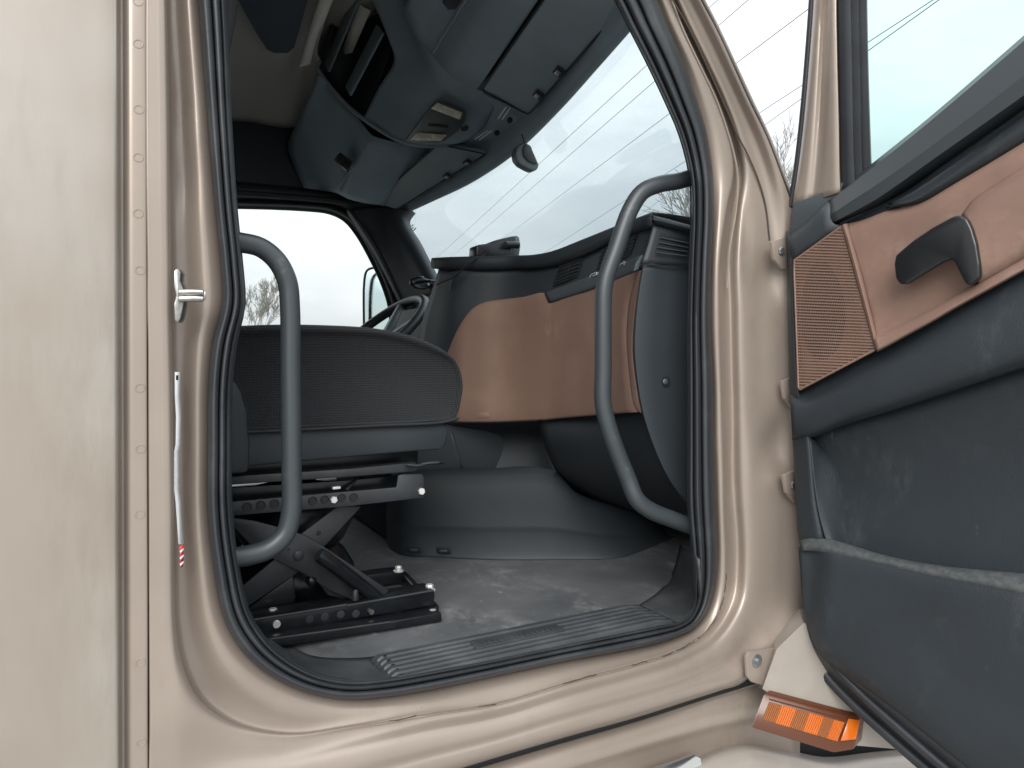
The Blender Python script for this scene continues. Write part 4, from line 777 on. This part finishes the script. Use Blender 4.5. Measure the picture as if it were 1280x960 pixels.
# window frame: painted pillar, rubber channel, tinted pane
fr = [[(1019, -60), (1016, 0), (1011, 70), (1004, 150), (997, 210), (989, 258)], [(1022, -60), (1019, 0), (1014, 70), (1007, 150), (1000, 210), (993, 256)], [(1034, -60), (1031, 0), (1028, 70), (1024, 150), (1020, 210), (1016, 250)], [(1040, -60), (1038, 0), (1037, 70), (1036, 150), (1034, 210), (1032, 246)], [(1046, -60), (1045, 0), (1046, 70), (1048, 150), (1049, 210), (1050, 240)]]
WF = patch('window_frame', [row(fr[0], -.03), row(fr[1], .002), row([lp(a, c, .6) for a, c in zip(fr[1], fr[2])], .006), row(fr[2], -.002), row(fr[3], .010), row(fr[4], .008), row([(x + 1, y) for x, y in fr[4]], -.03)], 'paint', DOOR, 4, 3, .004)
tube('frame_seal', [D(a - 1, c, -.02) for a, c in fr[0]], .006, 'rubber', WF, 4, 8)
ch = [[(1046, -60), (1046, 0), (1048, 100), (1050, 200), (1051, 240)], [(1063, -60), (1063, 0), (1065, 100), (1067, 200), (1069, 232)], [(1073, -60), (1073, 0), (1075, 100), (1077, 200), (1078, 225)], [(1083, -60), (1083, 0), (1085, 100), (1088, 195), (1089, 215)]]
patch('window_channel', [row(ch[0], -.004), row([(a + 3, c) for a, c in ch[0]], .008), row(ch[1], .006), row([(a + 2, c) for a, c in ch[1]], -.008), row(ch[2], -.010), row([(a + 2, c) for a, c in ch[2]], -.02), row(ch[3], -.022), row([(a + 1, c) for a, c in ch[3]], -.04)], 'rubber', WF, 4, 2, .003)
f0 = D(1031, -40, -.01); s0 = (f0 - HINGE).dot(DU); z0 = f0.z - CZ
mk('window_pane', prism_bm([D(1060, 250, -.028), D(1076, -80, -.028), W(s0 + .12, .93, -.028), W(.82, .97, -.028), W(.84, zt_ + .03, -.028), W(.6, zt_ + .02, -.028), D(1340, 10, -.028), D(1280, 60, -.028), D(1150, 170, -.028)], DN * -.004, 0), 'doorglass', DOOR)
tube('frame_top', [f0, W(s0 + .03, z0 + .12, -.01), W(s0 + .09, .92, -.01), W(s0 + .2, .965, -.01), W(.6, .985, -.01), W(.8, .98, -.01), W(.845, .93, -.01), W(.85, .7, -.01), W(.85, zt_ + .02, -.01)], .022, 'paint', WF, 6, 12)
# driver's side mirror outside
mh = [P(453, 416, 3.50), P(454, 345, 3.50), P(459, 336, 3.48), P(470, 333, 3.43), P(530, 333, 3.12), P(530, 418, 3.12)]
MI = prism('side_mirror', mh, Vector((.08, .02, 0)), 'mirror', TRUCK, .006)
tube('mirror_edge', [P(455, 418, 3.47), P(455.5, 350, 3.47), P(459, 338, 3.45), P(470, 334, 3.40)], .006, 'dark', MI, 4, 8)
pp('mirror_foot', [(453, 424), (455, 413), (463, 411), (472, 418), (476, 426)], 3.25, .05, 'dark', MI, .004)

# ================================================================ PASSENGER SEAT
SY = 1.245
SEAT = thing('passenger_seat', 'black cloth passenger seat on an exposed scissor suspension', 'seat', (.35, 1.5, CZ - .48))
sec = [(-.06, .035), (.05, .045), (.18, .060), (.30, .064), (.42, .058), (.50, .036), (.548, .0), (.563, -.04), (.560, -.075), (.547, -.108), (.50, -.114), (.30, -.115), (.10, -.116), (-.06, -.116)]
rows = []
for y, k, dz in ((1.238, .90, -.012), (1.226, .955, -.008), (1.228, .985, -.006), (1.25, 1.0, -.004), (1.32, 1.0, -.001), (1.45, 1.0, .002), (1.6, 1.0, 0), (1.70, 1.0, -.006), (1.735, .97, -.012), (1.74, .9, -.016)):
    cx, cz = .25, -.045
    rows.append([Q(cx + (a - cx) * (1 - (1 - k) * .35), y, cz + (c - cz) * k + (dz if c > 0 else 0)) for a, c in sec])
rows = smooth_rows(rows, 5, 3, True)
bm_ = grid_bm(rows, True); bm_.faces.new([v for v in bm_.verts[:len(rows[0])]]); 
bm_.verts.ensure_lookup_table(); bm_.faces.new([bm_.verts[len(bm_.verts) - len(rows[0]) + k] for k in range(len(rows[0]))])
mk('seat_cushion', bm_, 'fabric', SEAT, 80)
tube('cushion_piping', [Q(a, 1.226, c) for a, c in ((-.05, -.1165), (.2, -.1165), (.4, -.1155), (.52, -.1145), (.552, -.108))], .003, 'dark', SEAT, 4, 8)
# hard base cover under the cushion
bc = [(250, 536), (310, 534.5), (400, 532.5), (500, 529.5), (552, 527.5), (559, 530), (561, 540), (559, 556), (552, 562), (500, 566), (400, 575), (250, 589)]
pp('base_cover', bc, 1.235, .49, 'plastic', SEAT, .010)
pp('recliner_cover', [(250, 480), (294, 474), (303, 490), (310, 515), (313, 560), (312, 592), (250, 596)], 1.215, .05, 'plastic', SEAT, .010)
# upper frame rails
RA = prism('frame_rail', [P(250, 598, SY), P(440, 586, SY), P(520, 578, SY), P(522, 589, SY), P(440, 596, SY), P(250, 609, SY)], Vector((0, .03, 0)), 'arm', SEAT, .002)
rb_ = [(250, 631), (400, 617.5), (496, 609.5), (498, 594.5), (503, 593), (528, 592.5), (530, 597), (530.5, 622), (440, 632.5), (400, 636), (250, 648)]
RB = prism('upper_rail', [P(a, c, SY) for a, c in rb_], Vector((0, .006, 0)), 'arm', SEAT, .0015)
for px, py in ((309, 633.5), (326, 631.5), (343, 629.5), (391, 626), (406, 624.5), (427, 622.5), (442, 621.5)):
    b = disc_bm(P(px, py, SY - .0002), (0, -1, 0), .0068, .0006, 18); tube_bm([P(px, py, SY - .001) + Vector((math.cos(t) * .0068, 0, math.sin(t) * .0068)) for t in [2 * math.pi * k / 18 for k in range(18)]], .0009, 5, b, closed=True)
    mk('rail_hole', b, 'dark', RB)
for px, py in ((417, 624.5), (526.5, 614)): mk('bolt', disc_bm(P(px, py, SY - .001), (0, -1, 0), .0066, .005, hexa=True), 'bolt', RB)
pp('rail_inner', [(250, 612), (440, 600), (500, 594), (500, 612), (440, 616), (250, 630)], SY + .04, .01, 'steel', SEAT, .001)
mk('slide_clip', prism_bm([P(416, 609, SY + .005), P(426, 608, SY + .005), P(426, 611, SY + .005), P(416, 612, SY + .005)], Vector((0, .01, 0)), .0006), 'bolt', SEAT)
tube('cross_rod', [P(433, 613, SY + .02), P(440, 605, SY + .03), P(447, 597, SY + .05)], .003, 'arm', SEAT, 3, 8)
tube('release_lever', [P(508, 581, SY - .01), P(524, 582, SY - .012), P(535, 579, SY - .01), P(553, 578.5, SY + .02)], .0035, 'black', SEAT, 4, 8)
pp('lever_highlight', [(526, 579.5), (536, 577.5), (550, 577), (549, 579), (536, 580), (527, 581)], SY - .016, .003, 'tube', SEAT, .0004)
# slide deck joining rails across the seat (dark underside)
mk('slide_deck', box_bm((.0, SY + .05, CZ - .205), (.50, 1.70, CZ - .165), .004), 'steel', SEAT)
mk('upper_rail', box_bm((.02, 1.66, CZ - .25), (.51, 1.68, CZ - .20), .003), 'arm', SEAT)
# scissor arms
a1 = prism('scissor_arm', [P(*q, SY + .02) for q in ((288, 647), (318, 651), (352, 660), (383, 670), (403, 682), (486, 738), (478, 749), (440, 750), (412, 738), (382, 718), (350, 703), (322, 690), (288, 655))], Vector((0, .006, 0)), 'arm', SEAT, .0015)
mk('pivot_bolt', disc_bm(P(373, 694.5, SY + .019), (0, -1, 0), .0085, .003, 20, dome=.001), 'arm', a1)
b = disc_bm(P(361, 686.5, SY + .0195), (0, -1, 0), .0022, .001, 10); mk('rivet', b, 'dark', a1); b = disc_bm(P(341, 671.5, SY + .0195), (0, -1, 0), .0026, .001, 10); mk('rivet', b, 'dark', a1)
a2 = prism('scissor_arm', [P(*q, SY + .03) for q in ((375, 669), (422, 633), (452, 633), (404, 685), (372, 716), (307, 760), (285, 768), (285, 748), (340, 702))], Vector((0, .006, 0)), 'arm', SEAT, .0015)
mk('rivet', disc_bm(P(398.5, 666, SY + .029), (0, -1, 0), .004, .0008, 14), 'dark', a2)
for dyy in (.34,):
    for src, nm in ((a1, 'far'), (a2, 'far')):
        c = src.copy(); COL.objects.link(c); c.location.y += dyy; c.parent = SEAT
tube('damper', [P(398, 693, SY - .01), P(403, 696, SY - .01), P(420, 708, SY + .0), P(455, 735, SY + .012), P(472, 749, SY + .018)], [.0115, .0125, .0125, .0125, .012], 'steel', SEAT, 1, 16)
tube('damper_rod', [P(446, 720, SY + .06), P(468, 738, SY + .09)], .011, 'arm', SEAT, 1, 12)
pp('damper_bracket', [(404, 700), (440, 726), (462, 742), (440, 752), (410, 744), (392, 722)], SY + .035, .008, 'arm', SEAT, .002)
pp('gusset', [(300, 768), (366, 720), (370, 748), (362, 762), (330, 768)], SY + .05, .006, 'steel', SEAT, .0015)
mk('roller', disc_bm(P(388, 725, SY + .03), (0, -1, 0), .009, .012, 18, dome=.003), 'steel', SEAT)
tube('damper_foot', [P(444, 750, SY + .0), P(444, 741, SY + .0), P(445, 737, SY + .0)], [.006, .006, .004], 'arm', SEAT, 1, 10)
b = bmesh.new(); tube_bm([P(402, 622 + 22, SY + .2) + Vector((.0, 0, 0)), P(396, 668, SY + .2)], .012, 14, b); mk('air_hose', b, 'liner_lt', SEAT)
# lower frame: raised rail, floor channel and cross members
lr = [(300, 777), (345, 769), (433, 755), (542, 737), (544, 741), (543, 757), (450, 773), (330, 794), (300, 798)]
LR = prism('lower_rail', [P(*q, SY) for q in lr], Vector((0, .05, 0)), 'steel', SEAT, .003)
mk('rail_lip', tube_bm([P(300, 777.5, SY - .001), P(433, 756, SY - .001)], .0022, 8), 'arm', LR); mk('rail_lip', tube_bm([P(434, 757, SY - .002), P(542, 738, SY - .002)], .0022, 8), 'arm', LR)
for px, py in ((387, 774), (406, 771), (426, 768), (445, 767)): mk('rail_hole', disc_bm(P(px, py, SY - .0005), (0, -1, 0), .0068, .0006, 18), 'arm', LR)
mk('bolt', disc_bm(P(464, 764.5, SY - .0005), (0, -1, 0), .0058, .004, hexa=True), 'zinc', LR)
mk('bolt', disc_bm(P(345.5, 780, SY - .0005), (0, -1, 0), .0066, .004, 14), 'bolt', LR)
fc = [(300, 804), (343, 797), (450, 781), (485, 777), (552, 765.5), (553, 777), (450, 793), (350, 809), (300, 817)]
FC = prism('floor_channel', [P(*q, SY - .03) for q in fc], Vector((0, .055, 0)), 'steel', SEAT, .003)
mk('channel_lip', tube_bm([P(330, 800, SY - .031), P(488, 777.5, SY - .031)], .002, 8), 'arm', FC)
mk('far_rail', prism_bm([P(360, 731, 1.455), P(506, 713, 1.455), P(506, 728, 1.455), P(360, 746, 1.455)], Vector((0, .04, 0)), .003), 'steel', SEAT)
mk('cross_member', prism_bm([P(500, 714, 1.47), P(508, 714, 1.46), P(549, 757, SY + .02), P(539, 760, SY + .02)], Vector((0, 0, -.03)), .002), 'steel', SEAT)
for px, py in ((371, 735), (392, 733)): mk('rail_plug', disc_bm(P(px + 6, py + 2, 1.45), (0, -1, 0), .0075, .002, 16), 'arm', SEAT)
for q, y in (((341, 768), SY + .03), ((537, 737), SY + .02), ((498, 713), 1.46), ((541, 769), SY - .01)):
    p = P(*q, y); b = disc_bm(p - Vector((0, 0, .002)), (0, 0, 1), .011, .003, 18); disc_bm(p, (0, 0, 1), .0075, .010, hexa=True, bm=b); mk('floor_bolt', b, 'bolt', SEAT)
bl_ = bmesh.new(); ac = Q(.30, 1.46, -.47)
grid_bm([[ac + Vector((math.cos(t) * r, math.sin(t) * r, h)) for t in [2 * math.pi * k / 24 for k in range(24)]] for h, r in ((0, .09), (.03, .115), (.06, .118), (.09, .10), (.105, .085), (.12, .10), (.15, .115), (.19, .105), (.22, .08))], True, bm=bl_)
mk('air_spring', bl_, 'steel', SEAT, 60)
# backrest, mostly behind the door pillar
rows = []
for y, k in ((1.25, .85), (1.24, .95), (1.30, 1), (1.5, 1.02), (1.68, 1), (1.735, .95), (1.725, .85)):
    rows.append([Q(-.02 + (a - -.02) * k, y, .3 + (c - .3) * k) for a, c in ((.06, -.02), (.045, .15), (-.02, .35), (-.07, .6), (-.09, .72), (-.15, .74), (-.19, .6), (-.14, .3), (-.09, .0), (-.06, -.08), (.02, -.09))])
bm_ = grid_bm(smooth_rows(rows, 4, 3, True), True)
mk('seat_back', bm_, 'fabric', SEAT, 80)

# ================================================================ LOOSE THINGS
CAM = thing('dash_camera', 'black dash camera lying on top of the dashboard beside the windshield', 'dash camera', P(630, 321, 1.80))
pp('camera_body', [(595, 321), (596, 307), (600, 305.5), (612, 304), (620, 300), (640, 295), (645, 294.5), (645, 302), (640, 312), (646, 321)], 1.74, .05, 'black', CAM, .005)
pp('camera_mount', [(640, 297), (646, 294), (649.5, 297), (651, 308), (649, 320.5), (644, 320.5), (640, 314)], 1.76, .03, 'pod', CAM, .003)
tube('camera_nose', [P(632, 306, 1.73), P(645, 306, 1.73), P(648, 307, 1.73)], .010, 'black', CAM, 2, 12)
tube('camera_cable', [P(611, 313, 1.735), P(606, 318, 1.73), P(598, 322, 1.71), P(590, 325, 1.70), P(582, 332, 1.71), P(570, 345, 1.74), P(556, 351, 1.79), P(546, 356, 1.84)], .0022, 'dark', CAM, 5, 6)
LOOP = thing('cable_loop', 'black cable bundle hanging behind the dashboard by the steering wheel', 'cable', P(530, 355, 2.2))
tube('loop', [P(546, 355, 2.2), P(534, 351, 2.2), P(524, 350, 2.2), P(516, 353, 2.2), P(519, 358, 2.2), P(527, 360, 2.2), P(538, 357, 2.2)], [.012 if 5 < k < 14 else .006 for k in range(25)], 'black', LOOP, 4, 8)
tube('plug', [P(536, 354, 2.19), P(545, 356, 2.19)], [.012, .016], 'black', LOOP, 1, 8)
POD = thing('hanging_pod', 'grey half-round pod hanging on a thin wire before the windshield', 'hanging pod', P(660, 180, 1.80))
pod = [(654, 178), (647, 183), (644.5, 192), (646, 200), (651, 206), (660, 211), (667, 214), (672, 212), (674.5, 206), (670, 196), (663.5, 181), (658, 178.5)]
mk('pod_shell', prism_bm([P(a, c, 1.80) for a, c in pod], Vector((0, .03, 0)), .008, None, 4), 'pod', POD, 60)
mk('pod_face', prism_bm([P(a, c, 1.798) for a, c in ((656, 180), (653, 187), (654, 195), (660, 202), (671, 206), (663, 183))], Vector((0, -.004, 0)), .0018), 'tube', POD)
tube('hanging_wire', [P(652, 168, 1.82), P(654, 173, 1.81), P(656, 179, 1.80)], .0016, 'dark', POD, 3, 6)

for pts in (((509.5, 281), (511.5, 279)), ((508, 285), (512, 282.5)), ((511, 287), (515, 283))):
    mk('windshield_mark', tube_bm([P(a + 5, c + 2, 2.70) for a, c in pts], .0022, 6), 'screw', TRUCK)

# ================================================================ OUTSIDE
bm_ = bmesh.new(); n = 24
g = grid_bm([[Vector((-900 + 1800 * i / n, -900 + 1800 * j / n, 0)) for i in range(n + 1)] for j in range(n + 1)])
GRD = mk('ground', g, 'concrete', None, recalc=True); tag(GRD, 'flat unseen asphalt yard around the truck', 'ground', kind='structure')
# power lines: all run the same way overhead
WL = [((565, 305), (810, 80), 'uppermost power line crossing the windshield, right under the hanging pod'), ((590, 300), (820, 100), 'second power line from the top in the windshield'),
      ((640, 290), (838, 141), 'third power line from the top in the windshield'), ((690, 310), (948, 142), 'fourth power line from the top in the windshield, crossing behind the bent grab handle'),
      ((770, 290), (955, 157), 'lowest power line, beside the bare tree and just above the dashboard end')]
for q0, q1, lab in WL:
    a, c = P(*q0, 62), P(*q1, 19)
    pts = [a.lerp(c, t) + Vector((0, 0, -.5 * (t + .9) * (1.45 - t) + .5 * .9 * 1.45 if t < 0 else 0)) for t in [k / 12 - .75 for k in range(26)]]
    o = tube('power_line', pts, .013, 'wire', None, 1, 6); tag(o, lab, 'power line', 'power lines overhead')
# bare trees
def tree(name, base, height, spread, seed, label, depth=6, pale=1):
    rnd = random.Random(seed); root = thing(name, label, 'tree', base, 'bare trees beyond the yard')
    tb_, cb = bmesh.new(), bmesh.new()
    def grow(p, d, L, r, lev):
        q = p; path = [p]; rad = [r]; k = 4
        for s in range(k):
            d = (d + Vector((rnd.uniform(-.16, .16), rnd.uniform(-.16, .16), rnd.uniform(-.02, .12)))).normalized()
            q = q + d * (L / k); path.append(q); rad.append(max(.009, r * (1 - .38 * (s + 1) / k)))
        tube_bm(path, rad, 7 if lev < 2 else 4 if lev < 4 else 3, tb_ if lev < 2 else cb, cap=False)
        if lev >= depth: return
        nb = 3 if lev < 4 else 4
        for _ in range(nb):
            t = rnd.choice((.5, .7, .85, 1.)); i = min(k, int(round(t * k)))
            a = rnd.uniform(0, 2 * math.pi); sp = rnd.uniform(.35, .85)
            o = d.orthogonal().normalized(); o2 = d.cross(o); nd_ = (d + (o * math.cos(a) + o2 * math.sin(a)) * sp * spread).normalized()
            grow(path[i], nd_, L * rnd.uniform(.58, .78), max(.011, rad[i] * rnd.uniform(.5, .68)), lev + 1)
    grow(Vector(base), Vector((0, 0, 1)), height * .3, height * .02, 0)
    mk('trunk', tb_, 'bark', root, 60); mk('crown', cb, 'twig', root, 60)
    return root
tp1 = P(322, 449, 34); tree('bare_tree', (tp1.x, tp1.y, 0), 8.6, .8, 3, 'bare tree seen through the driver side window')
tp2 = P(872, 449, 17); tree('bare_tree', (tp2.x, tp2.y, 0), 12.0, .8, 11, 'pale bare tree showing behind the dashboard end through the windshield')
tp3 = P(978, 449, 22); tree('bare_tree', (tp3.x, tp3.y, 0), 14.5, .75, 5, 'bare tree in the gap between the windshield pillar and the open door')
# hood ahead of the windshield, hidden from the kerb by the pillar
patch('hood', [[Q(1.46, 1.05, .02), Q(1.5, 1.5, .1), Q(1.52, 2.0, .12), Q(1.5, 2.5, .1), Q(1.46, 2.95, .02)], [Q(2.2, 1.15, -.05), Q(2.25, 1.5, .03), Q(2.25, 2.0, .05), Q(2.25, 2.5, .03), Q(2.2, 2.85, -.05)], [Q(3.0, 1.3, -.25), Q(3.1, 1.5, -.18), Q(3.1, 2., -.15), Q(3.1, 2.5, -.18), Q(3.0, 2.7, -.25)]], 'paint', TRUCK, 4, 4, .006)
